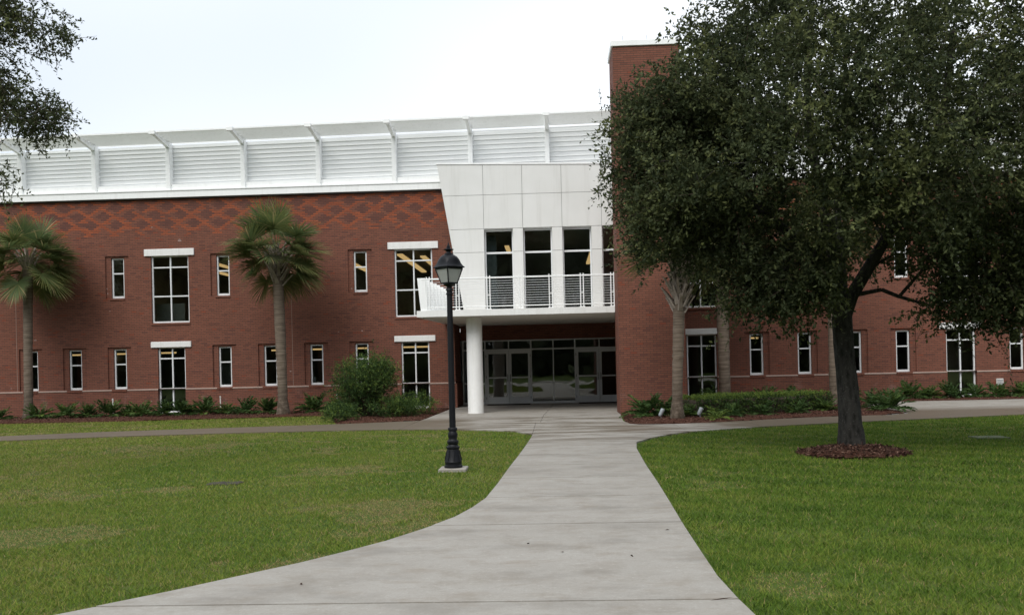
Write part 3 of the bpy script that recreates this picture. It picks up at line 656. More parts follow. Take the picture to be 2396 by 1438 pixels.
def door(x0, x1, hinge_left):
    st = .10; z0, z1 = .012, ZTB-.035
    d = part('door', MB().cbox(x0, x0+st, YD+.01, YD+.06, z0, z1, .004).cbox(x1-st, x1, YD+.01, YD+.06, z0, z1, .004).cbox(x0+st, x1-st, YD+.012, YD+.058, z1-.13, z1, .004).cbox(x0+st, x1-st, YD+.012, YD+.058, z0, z0+.28, .004).cbox(x0+st, x1-st, YD+.012, YD+.058, 1.04, 1.10, .004), fm, bld)
    part('pane', MB().box(x0+st, x1-st, YD+.03, YD+.04, z0+.25, z1-.1), M['doorglass'], d)
    hx = x1-st/2 if hinge_left else x0+st/2
    part('handle', MB().tube([(hx, YD+.01, .92), (hx, YD-.05, .94), (hx, YD-.05, 1.18), (hx, YD+.01, 1.20)], .012, 6), M['alu_dark'], d)
    for z in (.25, 1.1, 1.95): part('hinge', MB().tube([((x0 if hinge_left else x1), YD+.002, z-.05), ((x0 if hinge_left else x1), YD+.002, z+.05)], .012, 6), M['alu_dark'], d)
door(SX[1]+.032, -1.806, True); door(-1.794, SX[2]-.032, False); door(SX[3]+.032, 1.837, True); door(1.849, SX[4]-.032, False)
for a, b in ((-2.66, -.95), (.98, 2.7)):
    tag(part('door_mat', MB().cbox(a, b, 37.0, 37.85, .001, .016, .005), M['mat']), 'dark door mat in front of the left pair of glass doors' if a < 0 else 'dark door mat in front of the right pair of glass doors', 'door mat', 'entrance mats')

# balcony ------------------------------------------------------------
bal = part('balcony', MB().prism([(-4.40, 30.4), (2.02, 30.4), (2.02, 30.64), (3.0, 30.64), (3.0, 38.2), (-3.9, 38.2), (-3.9, 35.7), (-4.14, 35.7)], 3.20, 3.405), M['column'], bld)
part('soffit', MB().prism([(-4.20, 30.62), (1.98, 30.62), (2.98, 30.9), (2.98, 37.97), (-3.74, 37.97), (-3.74, 35.5), (-3.98, 35.5)], 3.19, 3.198), M['soffit'], bal)
BY = 30.47
for x in (-4.02, -3.06, -2.05, -1.0, -.03, .98, 1.96):
    for s in (-.048, .048): part('railing_post', MB().cbox(x+s-.016, x+s+.016, BY-.03, BY+.03, 3.405, 4.50, .004), M['white'], bal)
    part('post_tie', MB().cbox(x-.034, x+.034, BY-.012, BY+.012, 3.86, 3.885, .003), M['white'], bal); part('post_foot', MB().cbox(x-.09, x+.09, BY-.045, BY+.045, 3.406, 3.425, .004), M['white'], bal)
part('top_rail', MB().cbox(-4.24, 2.02, BY-.028, BY+.028, 4.40, 4.45, .01), M['white'], bal); part('bottom_rail', MB().cbox(-4.2, 2.02, BY-.018, BY+.018, 3.485, 3.52, .005), M['white'], bal)
for k in range(10): part('cable', MB().tube([(-4.2, BY, 3.60+k*.080), (2.02, BY, 3.60+k*.080)], .0065, 5), M['frame'], bal)
def sidex(y): return -4.27+(y-30.47)*(.25/5.2)
for k in range(8):            # out-leaning plate posts of the side railing
    y = 30.47+k*.72; x = sidex(y)
    mbp = MB(); mbp.add([(x-.0, y-.02, 3.406), (x+.20, y-.02, 3.406), (x+.16, y-.02, 4.47), (x-.10, y-.02, 4.47), (x-.0, y+.02, 3.406), (x+.20, y+.02, 3.406), (x+.16, y+.02, 4.47), (x-.10, y+.02, 4.47)], [(0, 1, 2, 3), (7, 6, 5, 4), (0, 4, 5, 1), (1, 5, 6, 2), (2, 6, 7, 3), (3, 7, 4, 0)])
    part('plate_post', mbp, M['white'], bal)
part('side_rail', MB().prism([(sidex(30.49)-.04, 30.49), (sidex(30.49)+.03, 30.49), (sidex(35.7)+.03, 35.7), (sidex(35.7)-.04, 35.7)], 4.42, 4.455), M['white'], bal)
for k in range(10):
    z = 3.60+k*.08; o = .06-(z-3.4)*.09; part('cable', MB().tube([(sidex(30.5)+o, 30.5, z), (sidex(35.7)+o, 35.7, z)], .0065, 5), M['frame'], bal)
part('column', MB().lathe([(.27, -.02), (.27, .03), (.265, .05), (.265, 3.18)], 40, 0, (-2.62, 31.35)), M['column'], bld, smooth=True)

# rooms behind the glass ------------------------------------------------
def room(x0, x1, y0, y1, z0, z1):
    r = part('room', MB().add([(x0, y1, z0), (x1, y1, z0), (x1, y1, z1), (x0, y1, z1)], [(0, 1, 2, 3)]).add([(x0, y0, z0), (x0, y1, z0), (x0, y1, z1), (x0, y0, z1)], [(0, 1, 2, 3)]).add([(x1, y0, z0), (x1, y1, z0), (x1, y1, z1), (x1, y0, z1)], [(3, 2, 1, 0)]), M['room'], bld)
    part('room_floor', MB().box(x0, x1, y0, y1, z0-.05, z0), M['floor_in'], r); part('room_ceiling', MB().box(x0, x1, y0, y1, z1, z1+.05), M['ceil'], r)
for xa, xb in ((-24, -17.8), (-17.78, -11.8), (-11.78, -3.9), (4.2, 10.3), (10.32, 18.2)):
    room(xa, xb, YF+.23, 41.5, .0, 2.95); room(xa, xb, YF+.23, 46, 3.45, 6.25)
room(-3.6, 3.0, 38.21, 46, .001, 3.1); room(-3.2, 2.98, YW+.43, 44, 3.412, 6.8)
def strip(x, y, z, lx, ly, label, mat='strip'):
    r = root('ceiling_light', (x, y, z), label, 'ceiling light', 'strip lights inside the building')
    local('housing', MB().cbox(-lx/2-.03, lx/2+.03, -ly/2-.03, ly/2+.03, .03, .08, .01), M['frame'], r); local('tube', MB().box(-lx/2, lx/2, -ly/2, ly/2, -.03, .029), M[mat], r)
strip(-5.95, 40.3, 6.02, .22, 7.0, 'longer left glowing strip light in the upper window beside the balcony'); strip(-5.15, 40.6, 6.02, .20, 6.0, 'right glowing strip light in the upper window beside the balcony')
strip(-8.4, 40.3, 6.02, .22, 7.0, 'glowing strip light in the narrow upper window left of the balcony')
strip(-13.8, 40.3, 6.02, .22, 7.0, 'upper of two strip lights in the narrow upper window beside the middle palm'); strip(-14.9, 41.5, 6.02, .22, 4.6, 'lower of two strip lights in the narrow upper window beside the middle palm')
strip(1.62, 39.2, 5.95, .16, 4.5, 'strip light in the third balcony window from the left'); strip(-1.75, 38.6, 6.3, .16, 2.4, 'strip light in the first balcony window from the left')
for x, l in ((-18.6, 'orange strip light in the lower narrow window right of the leftmost palm'), (-16.85, 'orange strip light in the lower narrow window with the teal card'), (-14.95, 'orange strip light in the lower wide window on the left'), (-10.6, 'orange strip light in the lower narrow window behind the middle palm trunk'), (-9.0, 'orange strip light in the lower narrow window right of the middle palm'), (-7.3, 'yellow strip light in the lower window above the round bush'), (-5.2, 'yellow strip light in the lower wide window beside the entrance')):
    strip(x*1.045, 37.6, 2.39, .6 if x < -6 else 1.2, .10, l, 'strip_b')
strip(.35, 40, 2.78, .5, .12, 'small lit strip light behind the transom over the entrance', 'strip'); strip(7.7, 37.5, 2.42, .8, .1, 'orange strip light in the lower narrow window right of the tower', 'strip_b'); strip(17.2, 37.5, 2.5, .9, .1, 'strip light in the lower narrow window at the right edge', 'strip_b')
# things on the window sills
tag(part('card', MB().cbox(-16.74, -16.57, YF+.30, YF+.33, 1.07, 1.36, .004), M['teal']), 'teal card leaning in the lower narrow window left of the wide window', 'card')
tag(part('card', MB().cbox(-16.76, -16.60, YF+.30, YF+.36, 4.60, 4.72, .006), M['teal']), 'small teal box on the sill of the upper narrow window', 'box')
tag(part('file_box', MB().cbox(-9.33, -9.22, YF+.3, YF+.5, 1.07, 1.30, .006).cbox(-9.32, -9.23, YF+.29, YF+.3, 1.12, 1.25, .003), M['paper']), 'pale file box in the lower narrow window right of the middle palm', 'box')
for nm_, x0_, x1_, z0_, z1_, yy_, mt_, lab_ in (('room_divider', -15.9, -14.75, 3.46, 4.35, 37.2, 'soffit', 'beige partition behind the left panes of the upper wide window'), ('curtain', 14.9, 16.6, 0.01, 2.3, 37.6, 'caulk', 'brown curtain behind the right panes of the far right wide window'), ('folding_screen', -13.6, -12.3, .01, 2.6, 37.4, 'louver', 'grey panel inside the lower narrow window left of the middle palm'), ('wallboard', -20.9, -20.2, .01, 1.6, 37.0, 'paper', 'pale cabinet inside the lower window behind the leftmost palm'), ('coat_cupboard', -2.6, -2.1, 3.42, 6.6, 36.4, 'galv', 'tall grey green panel inside the first balcony window')):  # thin upright panels; the last three stand in for greyish interior surfaces
    tag(part(nm_, MB().cbox(x0_, x1_, yy_, yy_+.06, z0_, z1_, .01).cbox(x0_+.03, x1_-.03, yy_-.008, yy_, z0_+.05, z1_-.05, .003), M[mt_]), lab_, nm_.split('_')[-1], 'furnishings seen through the windows')
ve = part('wall_vent', MB().cbox(16.43, 16.69, YB-.05, YB-.002, .40, .66, .012), M['pvc'], bld)
for k in range(4): part('vent_slat', MB().cbox(16.46, 16.66, YB-.062, YB-.048, .44+k*.052, .462+k*.052, .003), M['galv'], ve)

# ================================================================== STREET LAMP
lp = root('street_lamp', (-1.588, 14.56, 0), 'black cast iron lamp post with square lantern standing on the left lawn', 'street lamp')
local('footing', MB().cbox(-.215, .215, -.215, .215, -.1, .022, .012), M['concrete'], lp)
prof = [(.135, .022), (.142, .03), (.142, .055), (.130, .065), (.130, .10), (.136, .115), (.130, .13), (.112, .20), (.094, .29), (.090, .31), (.106, .325), (.106, .345), (.088, .355), (.076, .38), (.088, .40), (.090, .42), (.088, .435), (.070, .45), (.064, .47), (.074, .51), (.076, .54), (.062, .575), (.058, .59), (.072, .60), (.074, .628), (.068, .64), (.052, .645)]
local('base', MB().lathe(prof, 32), M['black'], lp, True)
for k in range(8):
    t = k*math.pi/4+.2; local('flute', MB().tube([(.128*math.cos(t), .128*math.sin(t), .135), (.096*math.cos(t), .096*math.sin(t), .29)], [.012, .008], 6), M['black'], lp, True)
local('shaft', MB().lathe([(.050, .64), (.049, 1.2), (.044, 2.66), (.044, 2.70), (.055, 2.705), (.055, 2.725), (.045, 2.73), (.045, 2.77)], 24), M['black'], lp, True)
local('holder', MB().lathe([(.045, 2.765), (.060, 2.775), (.055, 2.79), (.040, 2.81), (.045, 2.83), (.075, 2.85), (.095, 2.865), (.095, 2.875)], 24), M['black'], lp, True)
lan = local('lantern', MB().lathe([(.130, 2.872), (.132, 2.892)], 4, -math.pi/2).lathe([(.214, 3.095), (.219, 3.125)], 4, -math.pi/2), M['black'], lp)
b0, b1 = .124, .208
for k in range(4):
    t = -math.pi/2+k*math.pi/2; t2 = t+math.pi/2
    A, B = Vector((b0*math.cos(t), b0*math.sin(t), 2.885)), Vector((b1*math.cos(t), b1*math.sin(t), 3.10)); C, D = Vector((b0*math.cos(t2), b0*math.sin(t2), 2.885)), Vector((b1*math.cos(t2), b1*math.sin(t2), 3.10))
    local('lantern_bar', MB().tube([A, B], .0105, 6), M['black'], lan)
    n = (C-A).cross(B-A).normalized()*.003
    local('lantern_pane', MB().add([A*.97+Vector((0, 0, .03*2.885))+n, C*.97+Vector((0, 0, .03*2.885))+n, D*.97+Vector((0, 0, .03*3.1))+n, B*.97+Vector((0, 0, .03*3.1))+n, A*.97+Vector((0, 0, .03*2.885))-n, C*.97+Vector((0, 0, .03*2.885))-n, D*.97+Vector((0, 0, .03*3.1))-n, B*.97+Vector((0, 0, .03*3.1))-n], [(0, 1, 2, 3), (7, 6, 5, 4), (0, 4, 5, 1), (2, 6, 7, 3)]), M['frost'], lan)
def squircle(prof, p=3.2, seg=32):
    V = []; F = []
    for i, (r, z) in enumerate(prof):
        e = p+(z-3.12)*-0 ; mixr = max(0, min(1, (3.30-z)/.18))
        for k in range(seg):
            t = 2*math.pi*k/seg; a = t+math.pi/4
            sq = 1/max(abs(math.cos(a)), abs(math.sin(a)))/math.sqrt(2)     # 1 on corners
            rr = r*(sq*mixr+(1-mixr)*.9); V.append((rr*math.cos(t), rr*math.sin(t), z-.012*mixr*(sq-.85)))
    n = len(prof)
    for i in range(n-1):
        for k in range(seg): F.append((i*seg+k, i*seg+(k+1) % seg, (i+1)*seg+(k+1) % seg, (i+1)*seg+k))
    F += [tuple(range(seg-1, -1, -1)), tuple((n-1)*seg+k for k in range(seg))]
    return MB().add(V, F)
local('lantern_roof', squircle([(.20, 3.122), (.247, 3.120), (.249, 3.132), (.226, 3.15), (.200, 3.185), (.186, 3.225), (.170, 3.26), (.140, 3.295), (.100, 3.318), (.062, 3.328)]), M['black'], lp, True)
local('finial', MB().lathe([(.060, 3.322), (.070, 3.332), (.064, 3.342), (.040, 3.352), (.034, 3.372), (.052, 3.392), (.080, 3.400), (.082, 3.408), (.040, 3.420), (.028, 3.432), (.034, 3.444), (.022, 3.456), (.024, 3.466), (.012, 3.478), (.014, 3.49), (.006, 3.50), (.003, 3.535)], 20), M['black'], lp, True)

# ================================================================== TREES
def ellipsoid_pts(c, r, n, rg, shell=.62):
    d = unit(rg.normal(size=(n, 3))); rad = rg.uniform(shell**3, 1, n)**(1/3)
    return np.array(c)+d*rad[:, None]*np.array(r)
def grow(trunk, stems, pts, rg, tip=.0045, power=2.25, rmin=.0045):
    """skeleton: trunk polyline, stem polylines from its top, then every target joins the nearest node; returns tube mesh and nodes"""
    N = []; par = []
    def chain(pl, parent):
        for p in pl: N.append(np.array(p, float)); par.append(parent); parent = len(N)-1
        return parent
    top = chain(trunk, -1)
    for s in stems: chain(s, top)
    ref = np.array(trunk[-1]); order = np.argsort(np.linalg.norm(pts-ref, axis=1)); ends = []
    for i in order:
        p = pts[i]; A = np.array(N); d = np.linalg.norm(A-p, axis=1); rise = np.maximum(0, A[:, 2]-p[2])
        dd = d+.25*rise+.10*np.linalg.norm(A-ref, axis=1); dd[:max(1, len(trunk)-1)] += 5
        j = int(np.argmin(dd)); a = N[j]; L = np.linalg.norm(p-a); k = max(1, int(L/.4)); parent = j
        for t in range(1, k+1):
            f = t/k; q_ = a+(p-a)*f+np.array([0, 0, .12*L*math.sin(f*math.pi)])+(rg.normal(size=3)*.045*L/k**.5 if t < k else 0)
            N.append(q_); par.append(parent); parent = len(N)-1
        ends.append(parent)
    n = len(N); acc = np.zeros(n); kids = np.zeros(n, int)
    for i in range(n):
        if par[i] >= 0: kids[par[i]] += 1
    acc[kids == 0] = tip**power
    for i in range(n-1, -1, -1):
        if par[i] >= 0: acc[par[i]] += acc[i]
    rad = np.maximum(acc**(1/power), rmin)
    return N, par, rad, ends
def limbs_mesh(N, par, rad, lim, cap=None, minr=0):
    mb = MB()
    for i in range(len(N)):
        j = par[i]
        if j < 0 or rad[i] < minr: continue
        if i < lim: continue
        r0, r1 = min(rad[j], rad[i]*1.35), rad[i]; mb.tube([N[j], N[i]], [r0, r1], 8 if r1 > .03 else 5 if r1 > .012 else 3, cap=False)
    return mb
def sprigs(centres, axis_ref, rg, per, spread, leaf_n, llen, lwid, twig=(.18, .42), droop=.25):
    """leafy twigs around every centre: returns leaf quads and tint, plus twig segments"""
    C = np.repeat(centres, per, 0); n = len(C); off = rg.normal(size=(n, 3))*spread
    P0 = C+off; outw = unit(C-axis_ref); d = unit(outw*.55+rg.normal(size=(n, 3))*.75-np.array([0, 0, droop])); tl = rg.uniform(*twig, n)
    t = np.tile(np.linspace(.1, 1, leaf_n), (n, 1)); bend = np.array([0, 0, -1.])*.18
    pos = P0[:, None]+d[:, None]*(tl[:, None]*t)[:, :, None]+bend*(tl[:, None]*t**2)[:, :, None]
    D = unit(d[:, None]*.55+rg.normal(size=(n, leaf_n, 3))*.75)
    pos = pos.reshape(-1, 3); D = D.reshape(-1, 3); k = len(pos)
    V = leaves(pos, D, rg.uniform(*llen, k), rg.uniform(*lwid, k), rg)
    clump = np.repeat(rg.normal(0, .27, len(centres)), per*leaf_n)
    tint = .40+clump+rg.normal(0, .17, k)
    return V, tint, P0, P0+d*tl[:, None]

rg = np.random.default_rng(21)
OAK = (5.12, 16.5)
tr = [(5.13, 16.5, -.05), (5.10, 16.5, .6), (5.06, 16.5, 1.2), (5.02, 16.5, 1.8), (4.99, 16.5, 2.3)]
stems = [[(4.94, 16.52, 2.8), (4.90, 16.55, 3.4), (4.78, 16.65, 4.2), (4.65, 16.8, 5.2), (4.6, 16.9, 6.4), (4.7, 16.9, 7.6)],
         [(5.16, 16.45, 2.65), (5.42, 16.35, 3.1), (5.75, 16.2, 3.7), (6.2, 16.1, 4.5), (6.6, 16.0, 5.6), (6.8, 16.0, 7.0)],
         [(4.85, 16.3, 2.75), (4.4, 16.0, 3.3), (3.7, 15.8, 3.9), (3.0, 15.7, 4.5)], [(5.1, 16.8, 2.8), (5.3, 17.5, 3.6), (5.5, 18.3, 4.6)]]
rels = [((5.1, 16.4, 5.6), (3.3, 3.4, 2.7), 210, .45), ((2.8, 16.2, 4.75), (1.5, 1.8, 1.35), 115, .1), ((2.5, 16.5, 5.85), (1.35, 1.4, .60), 56, .1), ((8.3, 16.2, 4.6), (2.4, 2.6, 2.2), 125, .4),
        ((7.3, 15.7, 3.15), (1.9, 1.5, .85), 60, .1), ((3.95, 15.9, 3.35), (1.1, 1.2, .60), 36, .1), ((5.4, 16.6, 7.9), (2.7, 2.8, 1.5), 95, .3), ((5.6, 14.9, 3.9), (1.8, 1.2, 1.0), 42, .1), ((3.05, 16.4, 6.9), (.7, .9, .6), 16, .1), ((5.2, 14.0, 4.7), (2.6, .8, 1.4), 60, .0), ((2.4, 16.0, 4.5), (.9, 1.2, .95), 36, .1), ((8.6, 14.2, 5.2), (2.2, 1.0, 1.8), 50, .1), ((3.85, 15.9, 2.72), (.9, .7, .42), 24, .0), ((7.4, 15.6, 2.6), (1.5, 1.0, .45), 30, .0), ((1.5, 16.4, 5.45), (.42, .6, .75), 15, .0), ((1.75, 16.2, 4.0), (.45, .6, .6), 14, .0)]
pts = np.concatenate([ellipsoid_pts(c, r, n, rg, s) for c, r, n, s in rels])
keep = ~((np.abs(pts[:, 0]-5.12) < .62) & (pts[:, 2] < 3.7) & (pts[:, 1] < 17.2)); pts = pts[keep]
N, par, rad, ends = grow(tr, stems, pts, rg)
nt_ = len(tr)
oak = root('live_oak', (OAK[0], OAK[1], 0), 'large dark green live oak tree on the right lawn, covering the brick wing', 'tree', 'live oaks')
off = np.array([OAK[0], OAK[1], 0])
tm = MB(); rr = [.30, .215, .188, .178, .185]
zs_ = np.linspace(-.05, 2.3, 16); cx = np.interp(zs_, [p[2] for p in tr], [p[0] for p in tr]); rz = np.interp(zs_, [-.05, .12, .45, 1.0, 1.8, 2.3], [.245, .212, .192, .176, .165, .172])
segs = 20; V = []; F = []
for i in range(16):
    for k in range(segs):
        t = 2*math.pi*k/segs; lob = 1+.05*math.sin(3*t+zs_[i]*1.3)+.035*math.sin(7*t+zs_[i]*4)+rg.normal()*.018+(.10*math.sin(5*t+1) if i < 3 else 0)
        V.append((cx[i]+rz[i]*lob*math.cos(t)-off[0], 16.5+rz[i]*lob*math.sin(t)-off[1], zs_[i]))
for i in range(15):
    for k in range(segs): F.append((i*segs+k, i*segs+(k+1) % segs, (i+1)*segs+(k+1) % segs, (i+1)*segs+k))
local('trunk', tm.add(V, F), M['oakbark'], oak, True)
lim = limbs_mesh([p-off for p in N], par, np.minimum(rad, .15), nt_)
for s in stems:      # main stems as thick smooth tubes
    P_ = [np.array(tr[-1])-off-np.array([0, 0, .15])]+[np.array(p)-off for p in s]; lim.tube(P_, [float(v) for v in np.linspace(.128, .05, len(P_))], 12)
local('limbs', lim, M['oakbark'], oak, True)
E_ = np.array([N[i] for i in ends])
# foliage at the ends and along the thin branches
thin = np.array([N[i] for i in range(len(N)) if rad[i] < .016 and rg.random() < .28])
thin = thin[~((np.abs(thin[:, 0]-5.12) < .55) & (thin[:, 2] < 3.5))]
V1, T1, a1, b1_ = sprigs(E_, np.array([5.0, 16.5, 4.0]), rg, 25, .205, 11, (.055, .10), (.028, .048))
V2, T2, a2, b2_ = sprigs(thin, np.array([5.0, 16.5, 4.0]), rg, 6, .18, 9, (.055, .095), (.026, .044))
# sprays reaching beyond the outline
sp = E_[np.linalg.norm((E_-np.array([5.0, 16.5, 5.2]))/np.array([4.2, 3.8, 3.6]), axis=1) > .85]
V3, T3, a3, b3_ = sprigs(sp, np.array([5.0, 16.5, 4.6]), rg, 4, .20, 15, (.045, .08), (.019, .034), (.4, .75), .15)
lv = np.concatenate([V1, V2, V3])-off
oakleafmesh = np_mesh('crown', lv, 4, np.concatenate([T1, T2, T3]), M['oakleaf'])
crown = local('crown', oakleafmesh, None, oak); crown['kind'] = 'stuff'
tg = MB()
for A, B in list(zip(a3, b3_))+list(zip(a1[::9], b1_[::9])): tg.tube([A-off, B-off], [.004, .002], 3, False)
local('twigs', tg, M['twig'], oak)['kind'] = 'stuff'
print('oak leaves', len(lv)//4, 'nodes', len(N))

# left live oak: trunk outside the frame, drooping branches reach in
rg = np.random.default_rng(5)
tr = [(-11.6, 12.6, -.05), (-11.6, 12.6, 1.0), (-11.5, 12.6, 2.2)]
stems = [[(-11.2, 12.6, 3.2), (-10.6, 12.7, 4.4), (-9.8, 12.8, 5.6), (-9.0, 12.9, 6.4), (-8.4, 13.0, 6.8)], [(-11.8, 12.4, 3.4), (-12.3, 12.0, 5), (-12.8, 11.6, 6.6)]]
rels = [((-7.35, 13, 6.68), (.62, .55, .30), 16, .1), ((-7.82, 13, 6.05), (.25, .4, .55), 8, 0), ((-7.30, 13, 5.33), (.36, .4, .34), 12, .1), ((-7.70, 13, 5.50), (.25, .35, .25), 6, 0), ((-7.86, 13, 4.38), (.10, .2, .10), 2, 0), ((-8.6, 12.9, 6.4), (.8, 1., .9), 20, 0), ((-11.4, 12.6, 6.6), (3.0, 3.0, 2.4), 110, .5)]
pts = np.concatenate([ellipsoid_pts(c, r, n, rg, s) for c, r, n, s in rels])
N, par, rad, ends = grow(tr, stems, pts, rg)
oak2 = root('live_oak', (-11.6, 12.6, 0), 'live oak outside the left edge with drooping leafy branches against the sky', 'tree', 'live oaks'); off = np.array([-11.6, 12.6, 0])
local('trunk', MB().tube([np.array(p)-off for p in tr], [.3, .22, .2], 16), M['oakbark'], oak2, True)
lim = limbs_mesh([p-off for p in N], par, np.minimum(rad, .14), len(tr))
local('limbs', lim, M['oakbark'], oak2, True)
E_ = np.array([N[i] for i in ends]); near = E_[E_[:, 0] > -9.4]; far = E_[E_[:, 0] <= -9.4]
V1, T1, a1, b1_ = sprigs(near, np.array([-9.5, 12.8, 6.6]), rg, 20, .13, 11, (.04, .08), (.018, .034), (.14, .34), .4)
V2, T2, a2, b2_ = sprigs(far, np.array([-11.5, 12.6, 5]), rg, 9, .3, 9, (.06, .11), (.03, .05))
local('crown', np_mesh('crown', np.concatenate([V1, V2])-off, 4, np.concatenate([T1+.05, T2]), M['oakleaf']), None, oak2)
tg = MB()
for A, B in zip(a1, b1_): tg.tube([A-off, B-off], [.004, .002], 3, False)
local('twigs', tg, M['twig'], oak2)['kind'] = 'stuff'

# far wood behind the viewer: shows only as dark reflections in the glass
rg = np.random.default_rng(8); n = 30000
a = rg.uniform(math.radians(185), math.radians(355), n); R0 = rg.uniform(46, 60, n); hh = 15+6*vnoise(a*9, a*0+2)+4*vnoise(a*23, a*0+5)
P = np.stack([np.cos(a)*R0, np.sin(a)*R0, rg.random(n)**.8*hh], 1)
wd_ = link('far_wood', np_mesh('far_wood', leaves(P, unit(rg.normal(size=(n, 3))), rg.uniform(1.6, 3.4, n), rg.uniform(1.2, 2.6, n), rg), 4, rg.random(n)*.6, M['oakleaf'])); wd_['kind'] = 'stuff'; wd_['label'] = 'dark wood on the far side of the lawns behind the viewer'

# ------------------------------------------------------------------ sabal palms
def frond_mesh(elev, seed, pet=.92, blade=1.0, tone=.4):
    """fan leaf: petiole rises at elev then arches; leaflets hang at their tips"""
    rg = np.random.default_rng(seed); V = []; tint = []
    e = math.radians(elev); p = np.array([0., 0, 0]); d = np.array([math.cos(e), 0, math.sin(e)]); pts = [p.copy()]
    for i in range(6):
        p = p+d*pet/6; pts.append(p.copy()); d = d+np.array([0, 0, -.05-.05*(elev > 20)]); d /= np.linalg.norm(d)
    for i in range(6):      # petiole: two crossed strips
        a, b = pts[i], pts[i+1]; w0 = .020-.0015*i
        for s in (np.array([0, w0, 0]), np.cross(d, [0, w0, 0])): V += [a-s, a+s, b+s, b-s]; tint.append(.62)
    n = 44; upv = np.cross(np.cross(d, [0, 0, 1]), d); un = np.linalg.norm(upv); upv = upv/un if un > 1e-4 else np.array([-1., 0, 0]); side = np.cross(d, upv)
    for k in range(n):
        th = math.radians(-128+256*(k+.5)/n); L = blade*(1-.30*(abs(th)/2.2)**1.6)*rg.uniform(.9, 1.06)
        start = p+d*.16*math.cos(th/2)**2
        v = d*math.cos(th)+side*math.sin(th)+upv*(.30*abs(math.sin(th))+.10*rg.normal()*.5); v /= np.linalg.norm(v)
        q_ = start.copy(); ns = 5; t0 = tone+rg.normal(0, .09)
        wmax = .054
        if rg.random() < .07: t0 = rg.uniform(.8, 1.)
        prev = None
        wv = np.cross(v, upv); wv /= max(np.linalg.norm(wv), 1e-6)
        for s in range(ns+1):
            f = s/ns; wid = wmax*(.35+1.0*f if f < .5 else .95*(1-f)/.5+.02)
            a, b = q_-wv*wid*.5, q_+wv*wid*.5
            if prev is not None: V += [prev[0], prev[1], b, a]; tint.append(t0+(.10*f if f > .75 else 0))
            prev = (a, b); q_ = q_+v*L/ns
            sag = .05 if f < .5 else .24; v = v+np.array([0, 0, -sag*rg.uniform(.6, 1.4)]); v /= np.linalg.norm(v)
    return np_mesh('frond', np.array(V), 4, np.array(tint), M['palmleaf'])
FRONDS = {}
for el in (78, 55, 32, 8, -15, -38, -58): FRONDS[el] = [frond_mesh(el, 100+el+j*7, tone=(.42 if el > 0 else .48)+.09*j) for j in range(3)]
YEL = frond_mesh(-30, 444, tone=.72); DEAD = frond_mesh(-62, 445, pet=.5, blade=.6, tone=.98)
def boot_mesh():
    mb = MB(); pr = [(0, .075, .0), (.12, .066, .12), (.28, .045, .26), (.46, .03, .46)]   # height, half width, outward
    V = []; F = []
    for z, hw, o in pr: V += [(o*.6, -hw, z), (o*.6, hw, z), (o*.6+.045, hw*.8, z-.01), (o*.6+.045, -hw*.8, z-.01)]
    for i in range(3):
        for k in range(4): F.append((i*4+k, i*4+(k+1) % 4, (i+1)*4+(k+1) % 4, (i+1)*4+k))
    F += [(3, 2, 1, 0), (12, 13, 14, 15)]
    return mb.add(V, F).mesh('leaf_base', M['boot'])
BOOT = boot_mesh()
def palm(loc, h, r, lean, label, seed, boots, scale=1., extra=None, nf=99):
    rg = np.random.default_rng(seed); pr_ = root('sabal_palm', loc, label, 'palm tree', 'sabal palms by the building')
    NR = 80; zs = np.linspace(-.05, h, NR); V = []; F = []; sg = 16; ph0 = rg.uniform(0, 6)
    for i, z in enumerate(zs):
        f = z/h; cx_, cy_ = lean[0]*f**1.3, lean[1]*f**1.3; rr_ = r*(1.22-.35*min(1, max(0, z)/.5) if z < .5 else .87+.10*math.sin(f*5+seed)*.5)*(1+rg.normal()*.018+.022*math.sin(z*38+2*math.sin(z*3+ph0)))
        for k in range(sg): t = 2*math.pi*k/sg; rj = rr_*(1+rg.normal()*.028); V.append((cx_+rj*math.cos(t), cy_+rj*math.sin(t), z+rg.normal()*.008))
    for i in range(NR-1):
        for k in range(sg): F.append((i*sg+k, i*sg+(k+1) % sg, (i+1)*sg+(k+1) % sg, (i+1)*sg+k))
    local('trunk', MB().add(V, F), M['palmbark'], pr_, True)
    cx_, cy_ = lean
    if boots:
        nb = int(boots*30)
        for i in range(nb):
            f = i/nb; z = h-boots+boots*f*.95; t = i*2.39996; o = local('leaf_base', BOOT, None, pr_, loc=(cx_*(z/h)**1.3+r*.72*math.cos(t), cy_*(z/h)**1.3+r*.72*math.sin(t), z), rot=(rg.normal()*.14, rg.normal()*.10+.02, t)); o.scale = (1, 1, 1)
    els = [78]*4+[55]*8+[32]*11+[8]*12+[-15]*8+[-38]*5+[-58]*2
    els = els[:nf] if nf < len(els) else els
    for i, el in enumerate(els):
        t = i*2.39996+seed+rg.normal()*.15
        if el < -10 and math.sin(t) < -.55: t += math.pi*.62
        me = FRONDS[el][rg.integers(3)]
        o = local('frond', me, None, pr_, loc=(cx_+r*.4*math.cos(t), cy_+r*.4*math.sin(t), h-.05-.004*i+rg.normal()*.03), rot=(rg.normal()*.22, rg.normal()*.08, t)); s = scale*rg.uniform(.9, 1.08); o.scale = (s, s, s)
    for me, t in (extra or []): o = local('frond', me, None, pr_, loc=(cx_+r*.6*math.cos(t), cy_+r*.6*math.sin(t), h-.15), rot=(0, 0, t)); o.scale = (scale,)*3
    return pr_
palm((-19.45, 34.0, 0), 5.95, .19, (.10, 0), 'palm with smooth slim trunk at the far left of the facade', 3, .5, .94, [(YEL, -.5), (YEL, -2.6), (FRONDS[-58][0], -1.7)])
